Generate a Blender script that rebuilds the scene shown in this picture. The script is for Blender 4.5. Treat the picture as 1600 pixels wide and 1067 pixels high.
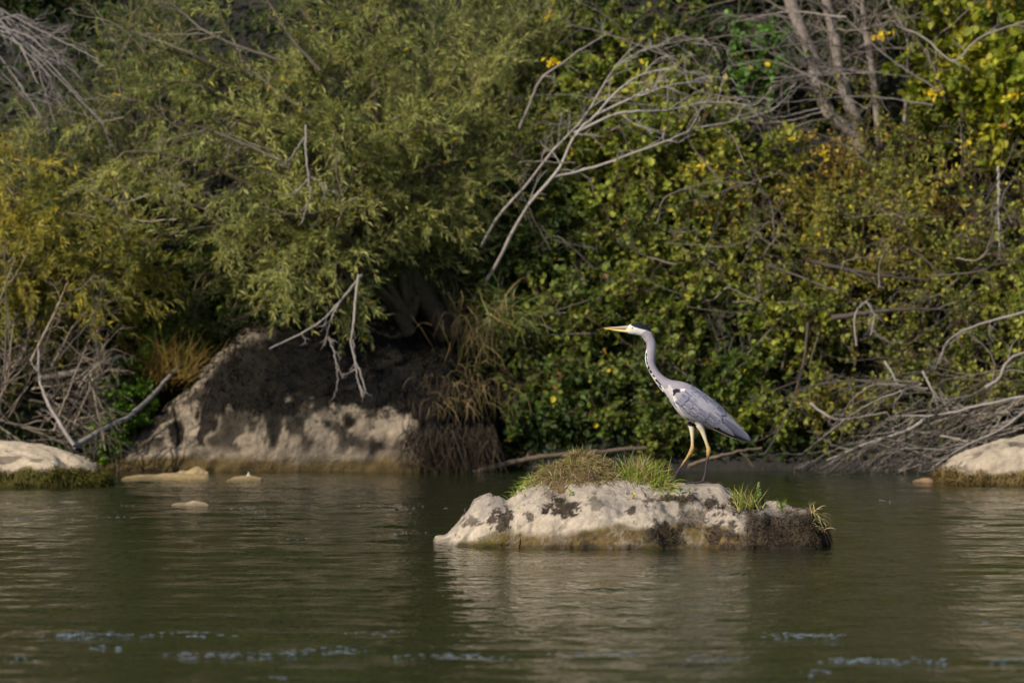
import bpy, math, random
import numpy as np
from mathutils import Vector
from mathutils.bvhtree import BVHTree

for o in list(bpy.data.objects):
    bpy.data.objects.remove(o)
SC = bpy.context.scene
COL = SC.collection

# ------------------------------------------------------------------ camera
CAM_Y, CAM_H, LENS = -48.0, 2.2, 300.0
FPX = 1600.0 * LENS / 36.0
PITCH = math.atan(290.5 / FPX)
cam_d = bpy.data.cameras.new('camera')
cam = bpy.data.objects.new('camera', cam_d)
COL.objects.link(cam)
cam.location = (0, CAM_Y, CAM_H)
cam.rotation_euler = (math.pi / 2 - PITCH, 0, 0)
cam_d.lens = LENS
cam_d.sensor_width = 36.0
cam_d.clip_start = 0.5
cam_d.clip_end = 2000
cam_d.dof.use_dof = True
cam_d.dof.focus_distance = 48.25
cam_d.dof.aperture_fstop = 4.2
SC.camera = cam

# ------------------------------------------------------------------ light
SUN_AZ = math.radians(226)      # clockwise from +Y (into the picture): from behind the camera, to the left
SUN_EL = math.radians(36)
w = bpy.data.worlds.new('World')
SC.world = w
w.use_nodes = True
nt = w.node_tree
bg = nt.nodes['Background']
sky = nt.nodes.new('ShaderNodeTexSky')
sky.sky_type = 'NISHITA'
sky.sun_disc = False
sky.sun_elevation = SUN_EL
sky.sun_rotation = SUN_AZ
nt.links.new(sky.outputs[0], bg.inputs[0])
bg.inputs[1].default_value = 0.11
sd = bpy.data.lights.new('sun', 'SUN')
sun = bpy.data.objects.new('sun', sd)
COL.objects.link(sun)
sd.energy = 4.0
sd.angle = math.radians(0.6)
sd.color = (1.0, 0.93, 0.82)
to_sun = Vector((math.sin(SUN_AZ) * math.cos(SUN_EL), math.cos(SUN_AZ) * math.cos(SUN_EL), math.sin(SUN_EL)))
sun.rotation_euler = to_sun.to_track_quat('Z', 'Y').to_euler()
sun.location = (-20, -20, 20)
SC.view_settings.view_transform = 'Standard'
SC.view_settings.look = 'None'
SC.view_settings.exposure = 0.48
SC.view_settings.gamma = 1.0
SC.view_settings.use_curve_mapping = False
TS = np.array(to_sun)

# ------------------------------------------------------------------ helpers
RNG = np.random.default_rng(7)
CP, SP = math.cos(PITCH), math.sin(PITCH)


def P(px, py, Y):
    """the point at depth Y that the photograph shows at pixel px, py"""
    a = (px - 800) / FPX
    b = -(py - 533.5) / FPX
    d = np.array([a, CP + b * SP, -SP + b * CP])
    t = (Y - CAM_Y) / d[1]
    return np.array([0, CAM_Y, CAM_H]) + t * d


def PP(lst, Y):
    out = []
    for q in lst:
        out.append(P(q[0], q[1], q[2] if len(q) > 2 else Y))
    return np.array(out)


def lin(r, g, b):
    c = np.array([r, g, b], float) / 255.0
    return np.where(c <= 0.04045, c / 12.92, ((c + 0.055) / 1.055) ** 2.4)


def nrm(v):
    return v / np.maximum(np.linalg.norm(v, axis=-1, keepdims=True), 1e-9)


def _hash(ix, iy, iz, s):
    h = (ix.astype(np.int64) * 374761393 + iy.astype(np.int64) * 668265263 + iz.astype(np.int64) * 2147483647 + s * 974634777) & 0xffffffff
    h = ((h ^ (h >> 13)) * 1274126177) & 0xffffffff
    h = ((h ^ (h >> 16)) * 2246822519) & 0xffffffff
    h = h ^ (h >> 15)
    return (h & 0xffffff) / float(0xffffff) * 2 - 1


def vnoise(p, s=0):
    p = np.asarray(p, float)
    i = np.floor(p)
    f = p - i
    f = f * f * f * (f * (f * 6 - 15) + 10)
    i = i.astype(np.int64)
    r = 0
    for dx in (0, 1):
        wx = f[:, 0] if dx else 1 - f[:, 0]
        for dy in (0, 1):
            wy = f[:, 1] if dy else 1 - f[:, 1]
            for dz in (0, 1):
                wz = f[:, 2] if dz else 1 - f[:, 2]
                r = r + wx * wy * wz * _hash(i[:, 0] + dx, i[:, 1] + dy, i[:, 2] + dz, s)
    return r


def fbm(p, scale=1.0, octv=4, s=0, gain=0.5):
    a, r, tot = 1.0, 0, 0
    q = np.asarray(p, float) * scale
    for k in range(octv):
        r = r + a * vnoise(q + 17.3 * k, s + k)
        tot += a
        a *= gain
        q = q * 2.03
    return r / tot


def sstep(a, b, x):
    t = np.clip((x - a) / (b - a), 0, 1)
    return t * t * (3 - 2 * t)


def mk(name, V, quads=None, tris=None, mat=None, parent=None, col=None, smooth=True, attrs=None):
    """one mesh object from numpy arrays"""
    V = np.asarray(V, np.float32).reshape(-1, 3)
    me = bpy.data.meshes.new(name)
    nq = 0 if quads is None else len(quads)
    ntr = 0 if tris is None else len(tris)
    me.vertices.add(len(V))
    me.vertices.foreach_set('co', V.ravel())
    idx = []
    if nq:
        idx.append(np.asarray(quads, np.int32).ravel())
    if ntr:
        idx.append(np.asarray(tris, np.int32).ravel())
    idx = np.concatenate(idx)
    me.loops.add(len(idx))
    me.loops.foreach_set('vertex_index', idx)
    me.polygons.add(nq + ntr)
    st = np.concatenate([np.arange(nq) * 4, nq * 4 + np.arange(ntr) * 3]).astype(np.int32)
    me.polygons.foreach_set('loop_start', st)
    me.polygons.foreach_set('use_smooth', np.full(nq + ntr, smooth, bool))
    me.update(calc_edges=True)
    if col is not None:
        c = np.ones((len(V), 4), np.float32)
        c[:, :3] = col
        at = me.color_attributes.new('Col', 'FLOAT_COLOR', 'POINT')
        at.data.foreach_set('color', c.ravel())
    for k, v in (attrs or {}).items():
        at = me.attributes.new(k, 'FLOAT', 'POINT')
        at.data.foreach_set('value', np.asarray(v, np.float32).ravel())
    me.validate()
    o = bpy.data.objects.new(name, me)
    COL.objects.link(o)
    if mat:
        me.materials.append(mat)
    if parent:
        o.parent = parent
        o.matrix_parent_inverse = parent.matrix_basis.inverted()
    return o


def tag(o, label=None, cat=None, group=None, kind=None):
    if label: o['label'] = label
    if cat: o['category'] = cat
    if group: o['group'] = group
    if kind: o['kind'] = kind
    return o


def empty(name, loc, label, cat, group=None):
    o = bpy.data.objects.new(name, None)
    COL.objects.link(o)
    o.location = tuple(float(v) for v in loc)
    o.empty_display_size = 0.1
    return tag(o, label, cat, group)


# ------------------------------------------------------------------ materials
def newmat(name):
    m = bpy.data.materials.new(name)
    m.use_nodes = True
    return m, m.node_tree, m.node_tree.nodes['Principled BSDF']


def noise_node(t, scale, detail=4, rough=0.6, mapping=None):
    n = t.nodes.new('ShaderNodeTexNoise')
    n.inputs['Scale'].default_value = scale
    n.inputs['Detail'].default_value = detail
    n.inputs['Roughness'].default_value = rough
    tc = t.nodes.new('ShaderNodeTexCoord')
    if mapping:
        mp = t.nodes.new('ShaderNodeMapping')
        mp.inputs['Scale'].default_value = mapping
        t.links.new(tc.outputs['Object'], mp.inputs[0])
        t.links.new(mp.outputs[0], n.inputs['Vector'])
    else:
        t.links.new(tc.outputs['Object'], n.inputs['Vector'])
    return n


def ramp(t, src, lo, hi, a=(0, 0, 0, 1), b=(1, 1, 1, 1)):
    r = t.nodes.new('ShaderNodeValToRGB')
    r.color_ramp.elements[0].position = lo
    r.color_ramp.elements[1].position = hi
    r.color_ramp.elements[0].color = a
    r.color_ramp.elements[1].color = b
    t.links.new(src, r.inputs[0])
    return r


def bump(t, src, strength, dist, prev=None):
    b = t.nodes.new('ShaderNodeBump')
    b.inputs['Strength'].default_value = strength
    b.inputs['Distance'].default_value = dist
    t.links.new(src, b.inputs['Height'])
    if prev:
        t.links.new(prev.outputs[0], b.inputs['Normal'])
    return b


def mat_col(name, rough=0.8, spec=0.3, vary=0.35, nscale=30, bscale=60, bdist=0.004, bstr=0.6):
    """pigment from the mesh colour, broken up by procedural grain"""
    m, t, p = newmat(name)
    at = t.nodes.new('ShaderNodeAttribute')
    at.attribute_name = 'Col'
    n = noise_node(t, nscale, 6, 0.7)
    r = ramp(t, n.outputs[0], 0.25, 0.75, (1 - vary,) * 3 + (1,), (1 + vary,) * 3 + (1,))
    mx = t.nodes.new('ShaderNodeMix')
    mx.data_type = 'RGBA'
    mx.blend_type = 'MULTIPLY'
    mx.inputs[0].default_value = 1
    t.links.new(at.outputs['Color'], mx.inputs[6])
    t.links.new(r.outputs[0], mx.inputs[7])
    t.links.new(mx.outputs[2], p.inputs['Base Color'])
    p.inputs['Roughness'].default_value = rough
    p.inputs['Specular IOR Level'].default_value = spec
    n2 = noise_node(t, bscale, 8, 0.65)
    b = bump(t, n2.outputs[0], bstr, bdist)
    t.links.new(b.outputs[0], p.inputs['Normal'])
    return m


def mat_leaf(name, trans=0.42, rough=0.55, spec=0.3):
    m, t, p = newmat(name)
    at = t.nodes.new('ShaderNodeAttribute')
    at.attribute_name = 'Col'
    t.links.new(at.outputs['Color'], p.inputs['Base Color'])
    p.inputs['Roughness'].default_value = rough
    p.inputs['Specular IOR Level'].default_value = spec
    tr = t.nodes.new('ShaderNodeBsdfTranslucent')
    g = t.nodes.new('ShaderNodeMix')
    g.data_type = 'RGBA'
    g.blend_type = 'MULTIPLY'
    g.inputs[0].default_value = 1
    g.inputs[7].default_value = (1.15, 1.2, 0.7, 1)
    t.links.new(at.outputs['Color'], g.inputs[6])
    t.links.new(g.outputs[2], tr.inputs[0])
    ms = t.nodes.new('ShaderNodeMixShader')
    ms.inputs[0].default_value = trans
    t.links.new(p.outputs[0], ms.inputs[1])
    t.links.new(tr.outputs[0], ms.inputs[2])
    t.links.new(ms.outputs[0], t.nodes['Material Output'].inputs[0])
    return m


M_STONE = mat_col('limestone', 0.9, 0.2, 0.30, 38, 70, 0.010, 0.8)
M_BOULDER = mat_col('mossy_boulder', 0.92, 0.15, 0.45, 14, 20, 0.04, 0.9)
M_LEAF = mat_leaf('leaf')
M_GRASS = mat_leaf('grass', 0.3, 0.5, 0.35)
M_DRY = mat_leaf('dry_grass', 0.15, 0.8, 0.15)
M_BARK = mat_col('bark', 0.9, 0.2, 0.4, 25, 60, 0.006, 0.8)
M_DEAD = mat_col('dead_wood', 0.8, 0.25, 0.35, 18, 80, 0.003, 0.6)
M_MOSS = mat_leaf('moss', 0.1, 0.95, 0.05)
M_FEATHER = mat_col('feather', 0.75, 0.2, 0.12, 60, 140, 0.002, 0.5)
M_SKIN = mat_col('leg_scale', 0.55, 0.35, 0.2, 120, 300, 0.001, 0.4)
M_SOIL = None


def soil_mat():
    m, t, p = newmat('bank_soil')
    n = noise_node(t, 2.2, 8, 0.7)
    r = ramp(t, n.outputs[0], 0.3, 0.7, (0.012, 0.009, 0.006, 1), (0.036, 0.029, 0.018, 1))
    t.links.new(r.outputs[0], p.inputs['Base Color'])
    p.inputs['Roughness'].default_value = 0.95
    n2 = noise_node(t, 9, 8, 0.7)
    b = bump(t, n2.outputs[0], 1.0, 0.12)
    t.links.new(b.outputs[0], p.inputs['Normal'])
    return m


M_SOIL = soil_mat()


def water_mat():
    m, t, p = newmat('river_water')
    p.inputs['Base Color'].default_value = (0.008, 0.014, 0.004, 1)
    p.inputs['Roughness'].default_value = 0.04
    p.inputs['IOR'].default_value = 1.333
    n1 = noise_node(t, 1.0, 4, 0.6, (7.0, 3.2, 1))
    n2 = noise_node(t, 1.0, 3, 0.6, (22.0, 7.0, 1))
    b1 = bump(t, n1.outputs[0], 0.6, 0.03)
    b2 = bump(t, n2.outputs[0], 0.6, 0.02, b1)
    t.links.new(b2.outputs[0], p.inputs['Normal'])
    return m


M_WATER = water_mat()

# ------------------------------------------------------------------ ground, water
GY = np.array([-120, -60, -46, -43.5, -41, -20, 9.5, 11.2, 11.5, 11.9, 12.4, 13.0, 14.0, 15.2, 18, 25, 40, 70, 160])
GZ = np.array([3.0, 1.2, 0.5, 0.2, -0.5, -1.1, -0.8, -0.35, 0.02, 0.32, 0.85, 1.5, 2.55, 3.3, 4.6, 7.5, 15.0, 30.0, 50.0])


def ground_z(x, y):
    x = np.asarray(x, float)
    y = np.asarray(y, float)
    q = np.stack([x, y, 0 * x], -1).reshape(-1, 3)
    n = (fbm(q, 0.6, 4, 3) * 0.35).reshape(x.shape)
    wob = (fbm(q * [1, 0, 0], 0.45, 2, 9) * 0.35).reshape(x.shape)
    bay = 0.75 * sstep(-3.9, -3.1, x) * (1 - sstep(-0.4, 0.2, x)) * (1 - sstep(13, 14.5, y))
    z = np.interp(y + wob * sstep(11, 12, y) - bay, GY, GZ)
    return z + n * sstep(11.4, 13.5, y) * 0.9 + (fbm(q, 0.05, 3, 5).reshape(x.shape) * 4) * sstep(18, 60, y)


def graded(fine0, fine1, step, lo, hi):
    a = list(np.arange(fine0, fine1 + 1e-6, step))
    s = step
    v = fine0
    left = []
    while v > lo:
        s *= 1.35
        v -= s
        left.append(max(v, lo))
    s = step
    v = fine1
    right = []
    while v < hi:
        s *= 1.35
        v += s
        right.append(min(v, hi))
    return np.array(left[::-1] + a + right)


def grid(xs, ys):
    X, Y = np.meshgrid(xs, ys)
    nx, ny = len(xs), len(ys)
    i = np.arange(nx * ny).reshape(ny, nx)
    q = np.stack([i[:-1, :-1], i[:-1, 1:], i[1:, 1:], i[1:, :-1]], -1).reshape(-1, 4)
    return X, Y, q


X, Y, q = grid(graded(-6, 6, 0.12, -160, 160), graded(10.5, 19, 0.1, -120, 160))
Z = ground_z(X, Y)
tag(mk('ground', np.stack([X, Y, Z], -1), q, mat=M_SOIL), kind='structure')

X, Y, q = grid(graded(-5, 5, 0.05, -120, 120), graded(-13.5, 13.2, 0.05, -44, 13.6))
Zw = np.zeros_like(X)
wr = np.random.default_rng(3)
amp_mod = 0.65 + 0.5 * fbm(np.stack([X, Y, 0 * X], -1).reshape(-1, 3) * [0.35, 0.22, 1], 1, 2, 8).reshape(X.shape)
for k in range(34):
    L = 0.16 * (1.078 ** k)
    th = wr.normal(math.pi / 2, 0.75)
    kk = 2 * math.pi / L
    Zw += 0.0065 * L / (2 * math.pi) * np.sin(kk * (X * math.cos(th) + Y * math.sin(th)) + wr.uniform(0, 6.28)) * (1.25 if L < 0.5 else 0.9 if L < 1.0 else 0.5)
fade = (1 - sstep(5, 9, np.abs(X))) * sstep(-16, -13.5, Y)
Zw *= amp_mod * fade * 1.5
tag(mk('river_water', np.stack([X, Y, Zw], -1), q, mat=M_WATER), kind='structure')
# sky glints on the water, put in as pale domes in streaks
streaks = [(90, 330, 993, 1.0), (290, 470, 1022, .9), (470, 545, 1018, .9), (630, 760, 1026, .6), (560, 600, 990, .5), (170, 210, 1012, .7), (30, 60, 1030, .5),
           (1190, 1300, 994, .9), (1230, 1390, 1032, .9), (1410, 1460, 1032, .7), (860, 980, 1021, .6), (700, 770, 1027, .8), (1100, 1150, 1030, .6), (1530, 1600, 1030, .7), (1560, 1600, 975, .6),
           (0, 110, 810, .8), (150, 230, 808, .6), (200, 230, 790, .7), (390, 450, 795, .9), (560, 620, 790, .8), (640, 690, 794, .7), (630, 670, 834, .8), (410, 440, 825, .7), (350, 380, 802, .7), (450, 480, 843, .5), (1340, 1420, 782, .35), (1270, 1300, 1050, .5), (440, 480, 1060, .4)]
fr_ = np.random.default_rng(31)
fo = []
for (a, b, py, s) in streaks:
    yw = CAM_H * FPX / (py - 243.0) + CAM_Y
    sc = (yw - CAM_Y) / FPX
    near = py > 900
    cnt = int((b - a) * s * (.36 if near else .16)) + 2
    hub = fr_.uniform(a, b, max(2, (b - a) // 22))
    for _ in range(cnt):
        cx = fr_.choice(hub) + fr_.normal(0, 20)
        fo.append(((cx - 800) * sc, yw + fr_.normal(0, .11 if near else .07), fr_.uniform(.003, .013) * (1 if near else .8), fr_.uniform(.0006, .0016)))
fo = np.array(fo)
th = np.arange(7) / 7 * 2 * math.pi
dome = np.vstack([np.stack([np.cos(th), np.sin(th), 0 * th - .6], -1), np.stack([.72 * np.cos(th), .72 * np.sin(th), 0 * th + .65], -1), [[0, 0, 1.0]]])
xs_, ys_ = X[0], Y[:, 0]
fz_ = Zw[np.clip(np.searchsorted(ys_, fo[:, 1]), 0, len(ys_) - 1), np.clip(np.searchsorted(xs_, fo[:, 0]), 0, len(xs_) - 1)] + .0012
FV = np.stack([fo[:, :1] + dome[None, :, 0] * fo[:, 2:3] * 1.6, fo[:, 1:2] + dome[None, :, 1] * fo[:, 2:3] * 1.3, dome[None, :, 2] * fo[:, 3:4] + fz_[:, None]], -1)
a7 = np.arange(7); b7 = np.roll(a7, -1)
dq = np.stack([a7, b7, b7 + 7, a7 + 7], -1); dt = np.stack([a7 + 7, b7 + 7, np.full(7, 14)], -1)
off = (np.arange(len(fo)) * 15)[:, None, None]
m_, t_, p_ = newmat('sky_glint')
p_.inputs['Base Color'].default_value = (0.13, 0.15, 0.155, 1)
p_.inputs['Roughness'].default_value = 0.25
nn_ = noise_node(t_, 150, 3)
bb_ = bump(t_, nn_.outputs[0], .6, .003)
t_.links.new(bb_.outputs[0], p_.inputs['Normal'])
tag(mk('glint_flecks', FV.reshape(-1, 3), (dq[None] + off).reshape(-1, 4), (dt[None] + off).reshape(-1, 3), m_), 'pale flecks in broken streaks on the river, standing in for sky glints', 'sky_glint', kind='stuff')


# ------------------------------------------------------------------ stones
def loft_rock(prof, nu=150, nv=90, seed=1, disp=0.05, dscale=2.5, fine=0.012, sink=0.25, power=(0.75, 0.8), cuts=40, cutd=0.03, cutr=0.3):
    """prof: rows x, height, y_front, y_crest, y_back.  Returns vertices (local, z=0 at water) and quads."""
    prof = np.array(prof, float)
    s = np.linspace(0, 1, len(prof))
    u = np.linspace(0, 1, nu)
    pr = np.stack([np.interp(u, s, prof[:, k]) for k in range(5)], -1)
    ker = np.array([1, 2, 3, 2, 1]) / 9.0
    for _ in range(2):
        sm = np.stack([np.convolve(np.pad(pr[:, k], 2, mode='edge'), ker, 'valid') for k in range(5)], -1)
        sm[0], sm[-1] = pr[0], pr[-1]
        pr = sm
    t = np.linspace(0, 1, nv)
    V = np.zeros((nu, nv, 3))
    for i in range(nu):
        x, h, yf, yc, yb = pr[i]
        a = math.pi * t
        c, sn = np.cos(a), np.sin(a)
        yy = np.where(c > 0, yc - (yc - yf) * np.abs(c) ** power[1], yc + (yb - yc) * np.abs(c) ** power[1])
        V[i, :, 0] = x
        V[i, :, 1] = yy
        V[i, :, 2] = -sink + (h + sink) * np.abs(sn) ** power[0]
    p = V.reshape(-1, 3)
    i = np.arange(nu * nv).reshape(nu, nv)
    q = np.stack([i[:-1, :-1], i[1:, :-1], i[1:, 1:], i[:-1, 1:]], -1).reshape(-1, 4)
    # normals
    du = np.gradient(V, axis=0)
    dv = np.gradient(V, axis=1)
    n = nrm(np.cross(du, dv)).reshape(-1, 3)
    ctr = p.mean(0) - [0, 0, 0.3]
    if np.mean(np.sum(n * (p - ctr), -1)) < 0:
        n = -n
        q = q[:, ::-1]
    # chisel: flat cuts through the surface give broad planes and angular folds
    rr = np.random.default_rng(seed + 500)
    for kc in range(cuts):
        k0 = rr.integers(0, len(p))
        if p[k0, 2] < 0.0:
            continue
        cn = nrm(n[k0] + rr.normal(0, 0.32, 3))
        dep = cutd * rr.uniform(0.3, 1.0)
        h = (p - p[k0]) @ cn + dep
        dist = np.linalg.norm(p - p[k0], axis=1) / (cutr * rr.uniform(0.6, 1.4))
        wgt = np.where((h > 0) & (n @ cn > 0.3), 0.9 * sstep(1.0, 0.7, dist), 0) * np.minimum(1, dep * 1.6 / np.maximum(h, 1e-6))
        p = p - cn * (h * wgt)[:, None]
    d = fbm(p, dscale, 4, seed) * disp
    rid = (1 - np.abs(fbm(p, dscale * 1.7, 3, seed + 31)) * 3.0).clip(0, 1) ** 3
    d = d - rid * disp * 0.35
    d = d + fbm(p, dscale * 6, 4, seed + 11) * fine
    pit = sstep(0.3, 0.55, fbm(p, dscale * 7, 2, seed + 23))
    d = d - pit * fine * 0.8 + fbm(p, dscale * 14, 3, seed + 61, 0.7) * fine * 0.8
    edge = np.minimum(np.minimum(i // nv, nu - 1 - i // nv) / 4.0, 1).reshape(-1)
    p = p + n * (d * (0.4 + 0.6 * edge))[:, None]
    return p, q, n, pr


def fuzz(V, n, mask, count, length, seed, down=0.6, width=0.004):
    """short moss strands standing on a surface: one tapering blade each"""
    r = np.random.default_rng(seed)
    pr = mask / mask.sum()
    k = r.choice(len(V), count, p=pr)
    o = V[k] + r.normal(0, 0.006, (count, 3))
    d = nrm(n[k] * 0.7 + r.normal(0, 0.5, (count, 3)) + np.array([0, 0, -down]))
    L = length * r.uniform(0.4, 1.3, count)
    side = nrm(np.cross(d, r.normal(0, 1, (count, 3)))) * (width * r.uniform(0.6, 1.4, count))[:, None]
    m = o + d * (L * 0.55)[:, None]
    tip = m + nrm(d + [0, 0, -down]) * (L * 0.45)[:, None]
    vv = np.stack([o - side, o + side, m + side * 0.7, m - side * 0.7, tip], 1)
    b = np.arange(count)[:, None] * 5
    return vv.reshape(-1, 3), b + np.array([[0, 1, 2, 3]]), b + np.array([[3, 2, 4]]), k, r


# --- the rock the heron stands on (front waterline near y=-0.35)
RK = 0.0036
def rx(u):  # zoomed photo column -> metres
    return (640 + u * 0.4375 - 800) * 0.00363
prof = []
rows = [  # column in the close-up, crest height (m), y front, y crest, y back
    (58, -0.10, 0.60, 0.75, 0.95), (88, 0.045, 0.40, 0.72, 1.0), (140, 0.115, 0.14, 0.62, 1.1), (190, 0.185, -0.02, 0.55, 1.15), (240, 0.240, -0.12, 0.48, 1.2), (285, 0.285, -0.20, 0.42, 1.2),
    (320, 0.272, -0.24, 0.40, 1.2), (345, 0.255, -0.26, 0.40, 1.2), (365, 0.265, -0.28, 0.40, 1.2), (395, 0.315, -0.30, 0.38, 1.25), (440, 0.350, -0.31, 0.38, 1.3), (500, 0.372, -0.32, 0.38, 1.3), (560, 0.385, -0.33, 0.38, 1.3),
    (640, 0.390, -0.34, 0.36, 1.3), (720, 0.388, -0.34, 0.34, 1.3), (780, 0.375, -0.35, 0.30, 1.3), (840, 0.362, -0.35, 0.28, 1.28), (900, 0.352, -0.35, 0.30, 1.25), (960, 0.348, -0.34, 0.32, 1.25),
    (1040, 0.345, -0.34, 0.34, 1.22), (1100, 0.325, -0.33, 0.32, 1.2), (1150, 0.285, -0.33, 0.28, 1.15), (1210, 0.265, -0.33, 0.24, 1.1), (1280, 0.248, -0.32, 0.2, 1.0), (1350, 0.225, -0.30, 0.16, 0.9),
    (1410, 0.195, -0.28, 0.12, 0.8), (1455, 0.160, -0.24, 0.1, 0.65), (1485, 0.10, -0.16, 0.1, 0.5), (1500, -0.08, 0.0, 0.1, 0.3)]
for u, h, a, b, c in rows:
    prof.append((rx(u), h, a, b, c))
V, q, n, pr = loft_rock(prof, 330, 170, 5, 0.034, 2.8, 0.006, 0.22, (0.86, 0.95), 120, 0.030, 0.17)
# worn, nearly level ledge where the heron stands
_y = 0.33
_o = P(920, 480, _y)
_m = 0.28119 * (_y - CAM_Y) / FPX
_zf = _o[2] - 981 * _m
wl = sstep(_o[0] + 350 * _m, _o[0] + 430 * _m, V[:, 0]) * (1 - sstep(_o[0] + 720 * _m, _o[0] + 800 * _m, V[:, 0])) * sstep(0.06, 0.16, V[:, 1]) * (1 - sstep(0.55, 0.8, V[:, 1]))
lev = _zf + 0.35 * (V[:, 2] - _zf) * 0.25 - 0.03 * (_y - V[:, 1]).clip(0, 1) + 0.004 * fbm(V, 14, 3, 88)
V[:, 2] = V[:, 2] + (lev - V[:, 2]) * wl * (V[:, 2] > 0.15)
HR_V, HR_Q = V, q
ucol = (V[:, 0] / 0.00363 + 160) / 0.4375
zz = V[:, 2]
nz_ = fbm(V, 7, 4, 41)
nf = fbm(V, 22, 4, 42)
nx = fbm(V, 38, 3, 43, 0.8)
cream = lin(166, 151, 131)
grey = lin(120, 111, 102)
brown = lin(86, 70, 42)
dark = lin(58, 48, 37)
green = lin(78, 74, 24)
c = cream[None] * (1 + 0.16 * nf[:, None] + 0.16 * nx[:, None]) + (grey - cream)[None] * sstep(-0.1, 0.35, nz_)[:, None] * 0.6
# top faces greyer
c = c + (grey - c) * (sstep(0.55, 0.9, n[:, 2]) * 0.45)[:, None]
band = sstep(0.02, -0.03, zz - (0.120 + 0.06 * fbm(V * [1, 0, 0], 3.0, 3, 6) + 0.04 * nz_ - 0.09 * (1 - sstep(130, 330, ucol))))
band = band * (0.7 + 0.3 * sstep(-0.25, 0.05, nf + 0.7 * nx))
c = c + (brown * (0.9 + 0.6 * nf[:, None] + 0.5 * nx[:, None]) - c) * band[:, None]
gr = band * sstep(0.05, 0.35, fbm(V, 5, 3, 77)) * 0.8
gr = np.maximum(gr, band * np.exp(-((ucol - 265) / 60) ** 2))
c = c + (green - c) * (gr * 0.7)[:, None]
dk = np.zeros(len(V))
for (u0, v0, ru, rv, s) in [(545, 252, 55, 32, 1), (330, 290, 45, 40, .8), (215, 305, 40, 18, .6), (660, 240, 28, 30, .5), (785, 258, 18, 14, .8), (420, 285, 22, 14, .7), (490, 210, 22, 16, .5), (1075, 235, 22, 28, .8),
                            (960, 222, 60, 14, .8), (850, 228, 50, 5, .7), (1000, 290, 60, 40, .55), (1200, 250, 70, 30, .85), (1100, 275, 30, 10, .7), (900, 355, 60, 45, .75), (1110, 345, 55, 45, .7), (640, 375, 50, 25, .6)]:
    z0 = (405 - v0) * 0.001588 - 0.02
    e = ((ucol - u0) / ru) ** 2 + ((zz - z0) / (rv * 0.00159)) ** 2
    dk = np.maximum(dk, min(1, s * 1.15) * sstep(1.15, 0.85, e * 1.1 + nf * 2.0 + nx * 1.6 + nz_ * 0.9))
fleck = sstep(0.30, 0.36, fbm(V, 26, 3, 48, 0.7)) * sstep(-0.1, 0.25, fbm(V, 4, 2, 49)) * (zz > 0.08)
dk = np.maximum(dk, fleck * 0.7)
crk = sstep(0.035, 0.012, np.abs(fbm(V * [1, 1, 1.6], 5.5, 3, 51))) * sstep(0.0, 0.3, fbm(V, 3, 2, 52))
dk = np.maximum(dk, crk * 0.55)
right = sstep(1130, 1190, ucol + 60 * nz_) * sstep(0.235, 0.16, zz + 0.05 * nz_ - (1490 - ucol) * 0.00005)
dk = np.maximum(dk, right * 0.95)
c = c + (dark * (0.9 + 0.5 * nf[:, None]) - c) * dk[:, None]
wet = sstep(0.035, 0.008, zz + 0.012 * nf)
c = c * (1 - 0.5 * wet[:, None])
hrock = empty('heron_rock', (0, 0.3, 0), 'low cream limestone rock in the river, mossy along the waterline, with the heron on it', 'rock')
rk = mk('stone', V, q, mat=M_STONE, parent=hrock, col=c.clip(0.004, 0.85))
front = (n[:, 1] < 0.35) & (zz > 0.0)
mm = (np.maximum(dk * (ucol > 860) * 1.3, np.maximum(band * 0.30, dk * 0.5)) * front * (zz > 0.012)) ** 2
fv, fq, ft, k, r = fuzz(V, n, mm + 1e-12, 14000, 0.024, 3, 0.8, 0.0020)
fc = np.repeat(c[k] * r.uniform(0.7, 1.7, (len(k), 1)), 5, 0)
tag(mk('moss', fv, fq, ft, M_MOSS, hrock, fc), 'brown moss hanging over the waterline', kind='stuff')
bv = BVHTree.FromPolygons([tuple(v) for v in V], [tuple(int(i) for i in f) for f in q])


def rock_top(x, y):
    h = bv.ray_cast(Vector((x, y, 3)), Vector((0, 0, -1)))
    return h[0].z if h[0] is not None else 0.0


def rock_at(px, py):
    """where the sight line through this pixel meets the heron's rock"""
    a = P(px, py, -5.0)
    d = nrm(a - np.array([0, CAM_Y, CAM_H]))
    h = bv.ray_cast(Vector(a), Vector(d))
    return np.array(h[0]) if h[0] is not None else None


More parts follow.
